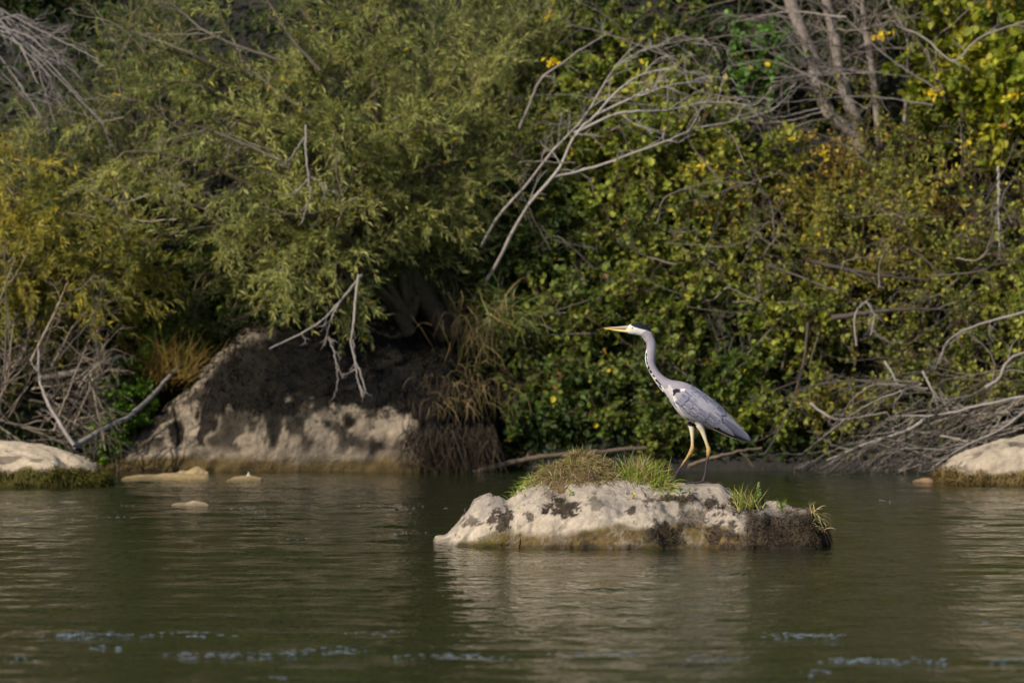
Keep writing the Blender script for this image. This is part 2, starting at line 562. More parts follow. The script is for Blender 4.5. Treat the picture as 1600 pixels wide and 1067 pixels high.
def plain_rock(name, label, prof, seed, disp, dscale, fine, base, waterline, mossh, mat, sink=0.2, power=(0.65, 0.8), darkfn=None, nu=160, nv=110, fz=0, cat='rock', group=None, small=False):
    V, q, n, pr = loft_rock(prof, nu, nv, seed, disp, dscale, fine, sink, power, 5 if small else 60, disp * 0.5, 0.08 if small else 0.45 if disp > 0.06 else 0.25)
    nf = fbm(V, 9, 4, seed + 5)
    nn = fbm(V, 3.2, 4, seed + 6)
    c = base[None] * (1 + 0.2 * nf[:, None] + 0.12 * nn[:, None])
    if darkfn is not None:
        c = darkfn(V, n, c, nf, nn)
    b = sstep(0.02, -0.02, V[:, 2] - (mossh + 0.035 * nf + 0.03 * nn))
    c = c + (waterline * (1 + 0.5 * nf[:, None]) - c) * b[:, None]
    wet = sstep(0.03, 0.0, V[:, 2])
    c = c * (1 - 0.45 * wet[:, None])
    e = empty(name, (V[:, 0].mean(), V[:, 1].mean(), 0), label, cat, group)
    mk('stone', V, q, mat=mat, parent=e, col=c.clip(0.003, 0.8))
    if fz:
        m = b * (V[:, 2] > 0) * (n[:, 1] < 0.3)
        fv, fq, ft, k, r = fuzz(V, n, m + 1e-12, fz, 0.03, seed, 0.7, 0.004)
        fc = np.repeat(c[k] * r.uniform(0.7, 1.6, (len(k), 1)), 5, 0)
        tag(mk('moss', fv, fq, ft, M_MOSS, e, fc), kind='stuff')
    return e, V, q, n


# big dark boulder under the willow
def xY(px, Y):
    return (px - 800) / FPX * (Y - CAM_Y)


bp = []
for px, top, yf, yc, yb in [(148, -.10, 11.9, 12.2, 12.5), (158, .06, 11.75, 12.2, 12.7), (190, .16, 11.45, 12.2, 12.9), (225, .30, 11.35, 12.2, 13.0), (265, .47, 11.3, 12.2, 13.1), (305, .66, 11.3, 12.15, 13.2), (345, .86, 11.28, 12.1, 13.3),
                            (380, .97, 11.25, 12.1, 13.3), (440, 1.0, 11.25, 12.15, 13.3), (520, 1.0, 11.25, 12.2, 13.3), (600, .98, 11.22, 12.2, 13.3), (660, .92, 11.22, 12.1, 13.2), (700, .84, 11.3, 12.2, 13.2), (740, .74, 11.5, 12.3, 13.2), (775, .6, 11.75, 12.4, 13.0), (800, .2, 12.0, 12.5, 12.9)]:
    bp.append((xY(px, 11.6), top, yf, yc, yb))


def boulder_dark(V, n, c, nf, nn):
    px = V[:, 0] * FPX / 59.6 + 800
    lim = np.interp(px, [150, 250, 290, 340, 400, 460, 520, 600, 640, 680, 760], [.9, .80, .55, .40, .40, .42, .45, .42, .38, .18, .12])
    d = sstep(-0.015, 0.025, V[:, 2] - lim + 0.20 * nn + 0.16 * nf)
    py = 738 - V[:, 2] / 0.00446
    for (a, b, ra, rb) in [(278, 683, 13, 20), (240, 648, 10, 17), (397, 661, 10, 9), (430, 652, 17, 30), (466, 659, 7, 8), (512, 662, 10, 10), (546, 660, 9, 12), (322, 665, 17, 42), (205, 690, 9, 12), (590, 700, 12, 9)]:
        d = np.maximum(d, 0.95 * sstep(1.2, 0.8, ((px - a) / ra) ** 2 + ((py - b) / rb) ** 2 + 1.6 * nf + 0.8 * nn))
    sil = np.interp(px, [150, 190, 225, 265, 305, 345, 380, 430], [0, .16, .30, .47, .66, .86, .97, 1.0])
    topedge = sstep(-0.13, -0.05, V[:, 2] - sil + 0.06 * nf) * sstep(440, 380, px)
    d = d * (1 - 0.75 * topedge)
    sp = sstep(0.10, 0.20, fbm(V, 6.0, 4, 91, .6)) * sstep(0.08, 0.2, V[:, 2])
    st = sstep(-0.05, 0.3, fbm(V * [1, 1, 0.4], 5.0, 4, 93)) * 0.55
    d = np.maximum(np.maximum(d, sp * 0.85), st)
    d = np.maximum(d, sstep(655, 690, px + 30 * nn) * 0.85)
    dk = lin(20, 17, 13) * (1 + 1.4 * nf[:, None])
    return c + (dk - c) * d[:, None]


BOULDER, BV_, BQ_, BN_ = plain_rock('river_boulder', 'large tan boulder with black moss over its upper half, below the willow', bp, 21, 0.09, 1.5, 0.018, lin(130, 116, 98), lin(78, 64, 38), 0.09, M_BOULDER, 0.25, (0.62, 0.9), boulder_dark, 230, 140)
px_ = BV_[:, 0] * FPX / 59.6 + 800
mask = sstep(0.3, 0.5, BV_[:, 2]) * (BN_[:, 1] < 0.4) * (px_ > 300)
fv, fq, ft, k, r = fuzz(BV_, BN_, mask, 9000, 0.035, 8, 0.5, 0.004)
fc = np.repeat(lin(27, 23, 16)[None] * r.uniform(0.3, 2.2, (len(k), 1)), 5, 0)
tag(mk('moss', fv, fq, ft, M_MOSS, BOULDER, fc), 'black brown moss coat on the upper half', kind='stuff')


def speck(V, n, c, nf, nn):
    d = sstep(0.28, 0.45, fbm(V * [1, 1, 2], 8, 3, 55)) * 0.7
    return c + (lin(70, 60, 50) - c) * d[:, None]


s_ = 56.9 / FPX
def rockprof(pts, sc):
    return [((a - 800) * sc, h, yf, yc, yb) for a, h, yf, yc, yb in pts]
plain_rock('flat_rock', 'flat pale rock with a thick green moss skirt, beside the brushwood', rockprof([(-330, -.1, 9.2, 9.4, 9.6), (-310, .15, 8.8, 9.4, 10), (-200, .27, 8.55, 9.3, 10.2), (-100, .30, 8.5, 9.25, 10.3), (0, .285, 8.5, 9.2, 10.3), (60, .265, 8.5, 9.15, 10.2), (110, .215, 8.52, 9.1, 10.0), (145, .14, 8.6, 9.1, 9.8), (165, .07, 8.7, 9.05, 9.6), (180, -.06, 8.9, 9.05, 9.3)], s_),
           33, 0.035, 2.0, 0.006, lin(170, 152, 128), lin(66, 62, 24), 0.125, M_STONE, 0.2, (0.42, 0.75), speck, fz=6000)
plain_rock('sloping_rock', 'pale humped rock against the bank beside the fallen branches', rockprof([(1466, -.1, 9.3, 9.4, 9.5), (1471, .09, 9.05, 9.4, 9.8), (1480, .15, 8.95, 9.4, 10), (1510, .215, 8.88, 9.4, 10.2), (1550, .27, 8.85, 9.4, 10.3), (1600, .325, 8.85, 9.4, 10.3), (1680, .38, 8.85, 9.45, 10.4), (1780, .36, 8.9, 9.5, 10.4), (1850, .2, 9.1, 9.6, 10.3), (1880, -.1, 9.3, 9.6, 9.9)], 57.2 / FPX),
           47, 0.045, 2.0, 0.008, lin(156, 141, 120), lin(88, 72, 40), 0.095, M_STONE, 0.2, (0.5, 0.75), speck, fz=3500)
sand = lin(150, 128, 90)
def low(name, label, x0, x1, py, h, dep, seed, col=sand, group=None):
    Yc = CAM_H * FPX / (py - 243.0) + CAM_Y
    sc = (Yc - CAM_Y) / FPX
    pts = []
    rr = np.random.default_rng(seed)
    for f, hh in [(0, -.5), (.06, .35), (.2, .7), (.35, .62), (.55, 1.0), (.75, .75), (.92, .5), (1, -.5)]:
        j = rr.uniform(.8, 1.2)
        k = math.sin(math.pi * min(max(f, .05), .95)) ** .5
        pts.append(((x0 + (x1 - x0) * f - 800) * sc, h * hh * j, Yc, Yc + dep * .5 * k, Yc + dep * k))
    plain_rock(name, label, pts, seed, min(h * .3, (x1 - x0) * sc * .07), 6, min(h * .1, (x1 - x0) * sc * .02), col, col * 0.6, h * 0.12, M_STONE, 0.03, (0.5, 0.8), None, 80, 50, 0, 'stone', group, True)
low('sandy_slab', 'long flat sandy slab just above the water below the big boulder', 183, 336, 750, 0.036, 0.5, 61)
low('sandy_stone', 'lumpy sandy stone on the end of the long flat slab', 268, 332, 745, 0.06, 0.25, 62)
low('sandy_shoal', 'small sandy shoal with a white pebble on it', 352, 412, 752, 0.035, 0.4, 63)
low('pebble', 'white pebble on the small sandy shoal', 382, 393, 749, 0.045, 0.05, 64, lin(190, 182, 170))
low('flat_stone', 'small flat pale stone alone in open water', 264, 330, 790, 0.022, 0.35, 65, lin(160, 140, 110))
low('brown_stone', 'small brown stone in the water beside the pale humped rock', 1426, 1462, 754, 0.028, 0.3, 66, lin(150, 120, 84))


# ------------------------------------------------------------------ plant building
def grow(o, d, L, K, wander, trop, r):
    """strands: o (N,3), d (N,3), L (N,) -> points (N,K,3)"""
    N = len(o)
    pts = np.zeros((N, K, 3))
    pts[:, 0] = o
    d = nrm(d)
    tr = np.asarray(trop, float)
    for k in range(1, K):
        d = nrm(d + r.normal(0, wander, (N, 3)) + tr)
        pts[:, k] = pts[:, k - 1] + d * (L / (K - 1))[:, None]
    return pts


def along(pts, n, t0, t1, r):
    """n places on each strand: position, tangent, strand index, t"""
    N, K, _ = pts.shape
    t = t0 + (t1 - t0) * (np.arange(n)[None] + r.uniform(0, 1, (N, n))) / n
    f = t * (K - 1)
    i = np.minimum(f.astype(int), K - 2)
    g = (f - i)[..., None]
    s = np.arange(N)[:, None]
    a, b = pts[s, i], pts[s, i + 1]
    return (a + (b - a) * g).reshape(-1, 3), nrm(b - a).reshape(-1, 3), np.repeat(np.arange(N), n), t.reshape(-1)


def deflect(t, amin, amax, r):
    a = r.uniform(amin, amax, len(t))
    p = nrm(np.cross(t, r.normal(0, 1, t.shape)))
    return t * np.cos(a)[:, None] + p * np.sin(a)[:, None]


def tubes(pts, r0, r1, S=4):
    """tapered tubes; r0, r1 scalars or (N,)"""
    N, K, _ = pts.shape
    r0 = np.broadcast_to(np.asarray(r0, float), (N,))
    r1 = np.broadcast_to(np.asarray(r1, float), (N,))
    tt = np.linspace(0, 1, K)[None]
    rad = r0[:, None] * (1 - tt) + r1[:, None] * tt
    tan = nrm(np.gradient(pts, axis=1))
    ref = np.array([0.31, 0.87, 0.39])
    u = nrm(np.cross(tan, ref))
    w_ = np.cross(tan, u)
    a = np.arange(S) / S * 2 * math.pi
    ring = u[:, :, None] * np.cos(a)[None, None, :, None] + w_[:, :, None] * np.sin(a)[None, None, :, None]
    V = pts[:, :, None] + ring * rad[:, :, None, None]
    i = np.arange(N * K * S).reshape(N, K, S)
    j = np.roll(i, -1, 2)
    q = np.stack([i[:, :-1], j[:, :-1], j[:, 1:], i[:, 1:]], -1).reshape(-1, 4)
    return V.reshape(-1, 3), q


def tube_var(pts, rad, S=10, rough=0.0, seed=0):
    """one tube with a radius for each point"""
    pts = np.asarray(pts, float)[None]
    V, q = tubes(pts, 1.0, 1.0, S)
    K = pts.shape[1]
    V = V.reshape(K, S, 3)
    V = pts[0][:, None] + (V - pts[0][:, None]) * np.asarray(rad, float)[:, None, None]
    if rough:
        nn = fbm(V.reshape(-1, 3) * [1, 1, .35], 12, 3, seed).reshape(K, S, 1)
        V = pts[0][:, None] + (V - pts[0][:, None]) * (1 + rough * nn)
    return V.reshape(-1, 3), q


def smooth_line(pts, K):
    """Catmull-Rom resampling"""
    p = np.asarray(pts, float)
    if len(p) == 2:
        return p[0] + (p[1] - p[0]) * np.linspace(0, 1, K)[:, None]
    e = np.vstack([2 * p[0] - p[1], p, 2 * p[-1] - p[-2]])
    out = []
    for f in np.linspace(0, len(p) - 1 - 1e-6, K):
        i = int(f)
        t = f - i
        a, b, c, d = e[i], e[i + 1], e[i + 2], e[i + 3]
        out.append(0.5 * (2 * b + (c - a) * t + (2 * a - 5 * b + 4 * c - d) * t * t + (3 * b - a - 3 * c + d) * t ** 3))
    return np.array(out)


class Acc:
    def __init__(s):
        s.V, s.Q, s.T, s.C, s.n = [], [], [], [], 0

    def add(s, V, q=None, t=None, c=None):
        if q is not None: s.Q.append(q + s.n)
        if t is not None: s.T.append(t + s.n)
        s.V.append(V)
        s.C.append(np.broadcast_to(c, V.shape))
        s.n += len(V)

    def build(s, name, mat, parent=None, smooth=True):
        return mk(name, np.concatenate(s.V), np.concatenate(s.Q) if s.Q else None, np.concatenate(s.T) if s.T else None, mat, parent, np.concatenate(s.C), smooth)


SLIM = (np.array([[0, 0, 0], [.42, .5, .05], [1, 0, -.10], [.42, -.5, .05]]), None, np.array([[0, 1, 2], [0, 2, 3]]))
OVAL = (np.array([[0, 0, 0], [.28, .46, .06], [.68, .40, .04], [1, 0, -.10], [.68, -.40, .04], [.28, -.46, .06]]), np.array([[0, 1, 2, 3], [0, 3, 4, 5]]), None)


def leaves(o, a, size, width, shape, r, up=0.7, sunw=0.3, rnd=0.6):
    """leaf blades: origin o, axis a, length size, width ratio"""
    T, Q, TR = shape
    N = len(o)
    n = nrm(np.array([0, 0, up])[None] + TS[None] * sunw + r.normal(0, rnd, (N, 3)))
    a = nrm(a)
    b = nrm(np.cross(n, a))
    n = np.cross(a, b)
    s = size[:, None, None]
    V = o[:, None] + s * (T[None, :, :1] * a[:, None] + T[None, :, 1:2] * b[:, None] * width + T[None, :, 2:] * n[:, None])
    k = np.arange(N)[:, None, None] * len(T)
    q = (Q[None] + k).reshape(-1, 4) if Q is not None else None
    t = (TR[None] + k).reshape(-1, 3) if TR is not None else None
    return V.reshape(-1, 3), q, t


def palette(pos, pal, r, seed, sc=2.2, jit=0.22):
    """a pigment for each leaf: neighbouring leaves share a mood, with odd ones among them"""
    pal = np.array(pal)
    m = fbm(pos, sc, 3, seed) * 1.1 + r.normal(0, 0.25, len(pos))
    f = np.clip((m + 0.75) / 1.5, 0, 0.999) * (len(pal) - 1)
    i = f.astype(int)
    g = (f - i)[:, None]
    c = pal[i] * (1 - g) + pal[np.minimum(i + 1, len(pal) - 1)] * g
    return c * (1 + r.normal(0, jit, (len(pos), 1))).clip(0.45, 1.7)


def foliate(root, limbs, seed, n2, l2, n3, l3, nl, leaf, lw, shape, pal, trop2=(0, 0, -0.05), trop3=(0, 0, -0.08), bark=lin(96, 84, 70), r_limb=0.02, extra=None, odd=None, a2=(0.5, 1.1), a3=(0.35, 0.9), t2=(0.2, 1.0), S1=6, up=0.7, leafang=(0.4, 1.0), bare=0.0):
    """limbs (N,K,3) -> branches and foliage children of root"""
    r = np.random.default_rng(seed)
    acc = Acc()
    rl = np.broadcast_to(np.asarray(r_limb, float), (len(limbs),))
    V, q = tubes(limbs, rl, rl * 0.3, S1)
    acc.add(V, q, None, bark * 0.8)
    p, t, i, tt = along(limbs, n2, t2[0], t2[1], r)
    L = l2 * r.uniform(0.5, 1.3, len(p)) * (1.1 - 0.4 * tt)
    b2 = grow(p, deflect(t, a2[0], a2[1], r), L, 7, 0.16, trop2, r)
    V, q = tubes(b2, np.minimum(rl[i] * 0.4, 0.010), 0.0028, 4)
    acc.add(V, q, None, bark)
    p, t, i, tt = along(b2, n3, 0.15, 1.0, r)
    L = l3 * r.uniform(0.45, 1.35, len(p))
    b3 = grow(p, deflect(t, a3[0], a3[1], r), L, 5, 0.16, trop3, r)
    V, q = tubes(b3, 0.003, 0.0012, 3)
    acc.add(V, q, None, bark * 1.1)
    br = acc.build('branches', M_BARK, root)
    if bare > 0:
        b3 = b3[r.uniform(0, 1, len(b3)) > bare]
    p, t, i, tt = along(b3, nl, 0.08, 1.0, r)
    ax = deflect(t, leafang[0], leafang[1], r)
    sz = leaf * r.uniform(0.55, 1.25, len(p))
    V, q, tr = leaves(p, ax, sz, lw, shape, r, up)
    c = palette(p, pal, r, seed)
    if odd is not None:
        oc, frac = odd
        pick = r.uniform(0, 1, len(p)) < frac
        c[pick] = np.array(oc)[r.integers(0, len(oc), pick.sum())] * r.uniform(.7, 1.2, (pick.sum(), 1))
    nv = len(shape[0])
    f = mk('crown', V, q, tr, M_LEAF, root, np.repeat(c, nv, 0).clip(0.004, 0.75), False)
    tag(f, kind='stuff')
    return br, f


def limbs_to(root, targets, K, r, arch=0.25, wob=0.03):
    out = []
    for tg in targets:
        a, b = np.asarray(root), np.asarray(tg)
        d = np.linalg.norm(b - a)
        m = (a + b) / 2 + np.array([0, 0, arch * d]) + r.normal(0, 0.06 * d, 3)
        t = np.linspace(0, 1, K)[:, None]
        c = a * (1 - t) ** 2 + 2 * m * t * (1 - t) + b * t * t
        c[1:] += np.cumsum(r.normal(0, wob * d / K, (K - 1, 3)), 0)
        out.append(c)
    return np.array(out)


# pigments (linear)
OLIVE = [lin(92, 102, 52), lin(128, 134, 72), lin(158, 158, 90), lin(182, 176, 104)]
OLIVED = [lin(72, 82, 44), lin(102, 110, 60), lin(132, 136, 80), lin(160, 160, 104)]
YELLOWW = [lin(100, 106, 46), lin(132, 130, 56), lin(162, 150, 62), lin(184, 164, 66)]
DEEP = [lin(54, 70, 28), lin(78, 94, 34), lin(106, 116, 42), lin(134, 134, 52)]
FRESH = [lin(84, 98, 36), lin(120, 130, 44), lin(154, 152, 58), lin(174, 164, 70)]
AUTUMN = [lin(86, 98, 38), lin(120, 126, 48), lin(150, 146, 58), lin(168, 150, 62), lin(164, 128, 58)]
LIME = [lin(92, 106, 30), lin(122, 130, 36), lin(150, 148, 42), lin(176, 164, 52)]
DRY = [lin(86, 96, 38), lin(118, 124, 48), lin(146, 144, 58), lin(140, 118, 60)]
GOLD = [lin(214, 184, 34), lin(220, 194, 44), lin(200, 168, 36)]

# ------------------------------------------------------------------ willows
rw = np.random.default_rng(11)


def willow(label, rootp, targets, Y, seed, pal, n2=15, l2=0.5, n3=9, l3=0.24, nl=15, leaf=0.064, arch=0.25, trunk=0.05, odd=None, group=None, trop2=(0, -.01, -0.06), trop3=(0, 0, -0.05), lw=0.165, t2=(.25, 1)):
    rp = P(*rootp)
    e = empty('willow_shrub', rp, label, 'shrub', group)
    lm = limbs_to(rp, PP(targets, Y), 16, rw, arch)
    foliate(e, lm, seed, n2, l2, n3, l3, nl, leaf, lw, SLIM, pal, trop2, trop3, lin(98, 86, 66), trunk * rw.uniform(.25, .55, len(lm)), odd=odd, t2=t2)
    return e, lm


W1, W1L = willow('big olive green willow leaning out over the mossy boulder', (640, 500, 12.7),
             [(250, 70, 12.1), (330, 190, 11.7), (190, 240, 11.9), (265, 370, 11.6), (420, 30, 12.4), (460, 330, 11.6), (430, 420, 11.5), (560, 70, 12.5), (610, 190, 12.1), (690, 70, 12.8), (740, 190, 12.5),
              (680, 270, 12.4), (810, 250, 12.9), (520, 190, 11.8), (360, 290, 11.6), (150, 150, 12.4), (500, 100, 12.2), (340, 60, 12.2), (420, 210, 11.8), (540, 280, 11.9), (300, 120, 11.9), (590, 20, 12.5), (760, 110, 12.7), (480, 400, 11.6), (640, 330, 12.3)], 12,
             101, OLIVE, odd=(GOLD, 0.012), trunk=0.075, nl=20, n2=11, l3=.28)
willow('yellowing willow hanging over the brushwood beside the flat rock', (30, 640, 12.7),
       [(20, 300, 11.9), (100, 330, 11.7), (165, 400, 11.7), (60, 420, 11.6), (225, 410, 11.9), (-60, 380, 11.7), (140, 300, 12.1), (10, 380, 11.5), (120, 440, 11.6), (-40, 460, 11.6), (200, 350, 12), (40, 240, 12.2)], 12,
       102, YELLOWW, n2=13, nl=18, odd=(GOLD, 0.03))
willow('dusky upright willow behind the yellowing willow', (170, 430, 13.6),
       [(210, 10, 13.4), (240, -40, 13.5), (240, 90, 13.1), (50, 190, 13.0), (140, 190, 12.9), (20, 260, 12.8), (190, 260, 12.8), (280, 20, 13.4), (90, 270, 12.7), (250, 300, 12.7)], 13,
       103, OLIVED, n2=12, n3=7, nl=13, trop2=(0, 0, 0.05), trop3=(0, 0, 0.04), arch=0.1, lw=.15)
willow('tall wand-stemmed willow standing behind the big leaning willow', (740, 330, 14.2),
       [(700, -80, 14.2), (745, -90, 14.0), (790, -70, 14.0), (835, -60, 14.1), (650, -80, 14.2), (590, -80, 14.3), (850, 60, 13.8), (720, 60, 13.6), (780, 90, 13.6), (660, 130, 13.5), (800, 170, 13.4), (530, -80, 14.3), (470, -80, 14.3), (400, -90, 14.2)], 14,
       104, OLIVED[1:] + [lin(140, 140, 84)], n2=13, n3=7, nl=14, leaf=.07, trop2=(0, 0, 0.12), trop3=(0, 0, 0.08), arch=0.08, lw=.15)
willow('low dark willow growth in the shade above the boulder top', (560, 520, 13.0),
       [(480, 470, 12.3), (560, 380, 12.5), (640, 420, 12.6), (700, 400, 12.7), (420, 480, 12.2), (330, 440, 12.3), (380, 380, 12.4), (250, 500, 12.5), (290, 430, 12.5), (740, 330, 12.9), (600, 300, 12.7)], 12.5,
       105, DEEP[:2] + OLIVED[:2], n2=9, n3=7, nl=12)

# trunks of the leaning willow
acc = Acc()
for pts, r0, r1 in [([(700, 520, 12.9), (650, 440, 12.7), (600, 370, 12.5), (560, 320, 12.3), (520, 270, 12.2)], .085, .04), ([(690, 520, 12.9), (660, 430, 12.8), (640, 380, 12.8), (640, 300, 12.7), (600, 200, 12.6)], .06, .03), ([(640, 520, 12.7), (580, 420, 12.5), (530, 390, 12.3), (440, 330, 12)], .05, .02), ([(720, 520, 12.9), (690, 430, 12.8), (700, 340, 12.9), (720, 240, 12.9)], .05, .025)]:
    ln = smooth_line(PP(pts, 12.5), 26)
    V, qq = tube_var(ln, np.linspace(r0, r1, 26), 10, 0.35, 5)
    acc.add(V, qq, None, lin(84, 72, 58))
acc.build('trunk', M_BARK, W1)

# ------------------------------------------------------------------ rounded shrubs and creepers on the bank
BANKG = 'leafy shrubs covering the bank'


def bush(px, py, Y, rad, pal, seed, label, leaf=0.05, lw=0.85, shape=OVAL, nst=15, n2=8, n3=5, nl=7, odd=None, bare=0.0, name='bank_shrub', trop=(0, 0, -0.06), bark=lin(88, 74, 58), flat=1.0):
    r = np.random.default_rng(seed)
    c = P(px, py, Y)
    gz = float(ground_z(c[0], Y + 0.3))
    root = np.array([c[0], Y + 0.3, min(gz, c[2] - 0.05) - 0.02])
    e = empty(name, root, label, 'shrub', BANKG)
    d = r.normal(0, 1, (nst, 3)) * [1, .55, .8] + [0, -.55, .45]
    d = nrm(d)
    tg = c + d * rad * r.uniform(.65, 1.05, (nst, 1)) * [1, .8, flat]
    lm = limbs_to(root, tg, 9, r, 0.12, 0.05)
    foliate(e, lm, seed, n2, rad * .55, n3, rad * .28, nl, leaf, lw, shape, pal, trop, trop, bark, 0.010, odd=odd, t2=(.25, 1), bare=bare, S1=5, up=0.5, leafang=(.5, 1.3))
    return e


LB = 'dark green creeper mound with rounded leaves on the bank behind the heron'
LF = 'yellow green leafy shrub high on the bank under the grey dead boughs'
LA = 'autumn tinted shrub with orange and olive leaves below the grey trunks'
LR = 'loose green shrub among the fallen branches beside the humped rock'
LY = 'bright lime yellow broad-leaved shrub above the autumn tinted shrubs'
blist = [
    # deep green creeper wall
    (870, 560, 12.3, .42, DEEP, LB, .055), (940, 500, 12.4, .45, DEEP, LB, .06), (1010, 610, 12.1, .45, DEEP, LB, .06), (910, 650, 12.0, .38, DEEP, LB, .06), (1080, 540, 12.3, .45, DEEP, LB, .055), (1130, 640, 12.0, .38, DEEP, LB, .055),
    (980, 420, 12.7, .45, DEEP[1:] + FRESH[2:3], LB, .05), (880, 430, 12.8, .45, DEEP, LB, .05), (1060, 440, 12.6, .42, DEEP[1:] + FRESH[2:3], LB, .05), (1040, 680, 11.8, .3, DEEP, LB, .055), (850, 680, 11.9, .28, DEEP, LB, .05),
    # yellow green
    (900, 110, 14.0, .5, FRESH, LF, .045), (960, 190, 13.6, .48, FRESH, LF, .045), (880, 230, 13.4, .42, FRESH, LF, .045), (1000, 290, 13.2, .48, FRESH, LF, .05), (930, 320, 13.1, .45, FRESH[:3], LF, .05), (1090, 330, 13.1, .45, FRESH, LF, .05), (1060, 230, 13.5, .45, FRESH, LF, .045),
    (1010, 90, 14.1, .45, DEEP[1:] + FRESH[1:2], LF, .045), (1140, 250, 13.5, .42, FRESH, LF, .045), (860, 20, 14.5, .45, FRESH, LF, .045), (1190, 90, 14.0, .28, [lin(78, 112, 44), lin(98, 134, 56)], LF, .04),
    # autumn
    (1200, 330, 13.2, .45, AUTUMN, LA, .036), (1290, 300, 13.3, .45, AUTUMN, LA, .034), (1370, 280, 13.5, .45, AUTUMN, LA, .034), (1440, 330, 13.1, .48, AUTUMN, LA, .034), (1340, 390, 12.9, .48, AUTUMN, LA, .034), (1240, 420, 12.7, .45, AUTUMN[:4], LA, .036), (1420, 430, 12.6, .45, AUTUMN[:4], LA, .036),
    (1490, 230, 13.6, .45, AUTUMN[:3] + LIME[:1], LA, .036), (1180, 480, 12.5, .4, AUTUMN[:3] + DEEP[2:3], LA, .04), (1300, 180, 14.2, .4, AUTUMN[:3], LA, .034),
    # loose green right
    (1520, 420, 12.7, .45, FRESH[:3], LR, .045), (1580, 330, 13.1, .48, FRESH, LR, .045), (1560, 520, 12.4, .42, FRESH[:3], LR, .045), (1470, 540, 12.3, .38, DEEP[1:], LR, .045), (1330, 540, 12.3, .42, FRESH[:3], LR, .045), (1250, 560, 12.2, .42, FRESH[:3], LR, .05), (1290, 650, 11.9, .34, DEEP[1:] + FRESH[1:2], LR, .055), (1200, 680, 11.8, .28, FRESH[:3], LR, .055), (1400, 600, 12.1, .4, DEEP[1:], LR, .045),
    (1650, 450, 12.6, .5, FRESH[:3], LR, .045), (1510, 640, 12.0, .35, DEEP[1:], LR, .045),
    # lime upper right
    (1500, 60, 13.9, .45, LIME, LY, .07), (1570, 40, 13.7, .5, LIME, LY, .075), (1560, 150, 13.5, .42, LIME, LY, .07), (1470, 150, 13.8, .35, LIME[:3], LY, .06), (1640, 100, 13.6, .5, LIME, LY, .07), (1440, 20, 14.2, .4, LIME[:3], LY, .06)]
WHICH = {LB: ['beside the green sedge clump', 'under the pale forked bough foot', 'low over the driftwood log', 'above the driftwood log root end', 'at the heron back', 'beside the slanting driftwood stick', 'where the slender bough crosses', 'beside the willow trunk above the sedge', 'above the heron head', 'at the waterline between the two driftwood logs', 'at the waterline beside the root mat'],
         LF: ['around the short dead bough', 'inside the fork of the pale bough', 'under the short dead bough beside the willow', 'below the lowest arm of the pale bough', 'between the slender bough and the creeper', 'under the tip of the lowest pale arm', 'between the two level arms of the pale bough', 'darker, behind the upper tips of the pale bough', 'at the end of the pale bough tips', 'at the top beside the wand-stemmed willow', 'a small fresh green tuft beside the grey trunks']}
LBASE = {LB: 'dark green rounded-leaf creeper mound ', LF: 'yellow green leafy shrub '}
WHICH[LA] = ['beside the yellow green shrubs below the bough tips', 'against the foot of the grey trunks', 'under the thinnest grey stem', 'below the lime leaves', 'above the dark slanting limb', 'at the upper end of the dark slanting limb', 'at the lower end of the dark slanting limb', 'greener, touching the lime leaves', 'above the limp hanging stem', 'between the grey trunks']
WHICH[LR] = ['above the arched fallen branch', 'around the thin upright stem', 'under the arched fallen branch', 'above the short snapped stub', 'under the dark level log', 'around the limp hanging stem', 'over the bowed stick', 'at the waterline beside the slanting driftwood stick', 'under the looped dry stem', 'beyond the arched fallen branch root', 'behind the long level fallen branch']
WHICH[LY] = ['around the crooked dead twig', 'thickest and highest', 'lowest with yellow sprigs', 'beside the thinnest grey stem', 'broadest, beyond the crooked twig', 'over the top of the grey stems']
LBASE[LA] = 'autumn tinted olive and orange shrub '
LBASE[LR] = 'loose green shrub '
LBASE[LY] = 'lime yellow broad-leaved shrub '
SEEN = {}
BUSHES = []
for k, (px, py, Y, rad, pal, lab, lf) in enumerate(blist):
    aut = lab is LA
    vr = np.random.default_rng(4000 + k)
    ns_, nl_, bare_, lf = int(vr.integers(9, 16)), int(vr.integers(5, 8)), vr.uniform(0, .4), lf * vr.uniform(.8, 1.2)
    if lab is LR:
        bare_ = vr.uniform(.25, .55); lf *= .85
        if k % 2 == 0:
            pal = DRY
    if lab is LB:
        lf *= .88
    if lab is LY:
        ns_, nl_ = 10, 5
    BUSHES.append(bush(px, py, Y, rad, pal, 200 + k, LBASE[lab] + WHICH[lab][SEEN.setdefault(lab, 0)], lf, 0.8 if not aut else .55, OVAL, 14 if aut else ns_, 8, 5, nl_ if not aut else 8, odd=(GOLD[:] + [lin(176, 120, 44), lin(120, 92, 56)], 0.04 if aut else 0.02), bare=0.3 if aut else bare_,
                       name={LB: 'creeper_mound', LF: 'leafy_shrub', LA: 'autumn_shrub', LR: 'bank_shrub', LY: 'broadleaf_shrub'}[lab]))
    SEEN[lab] += 1
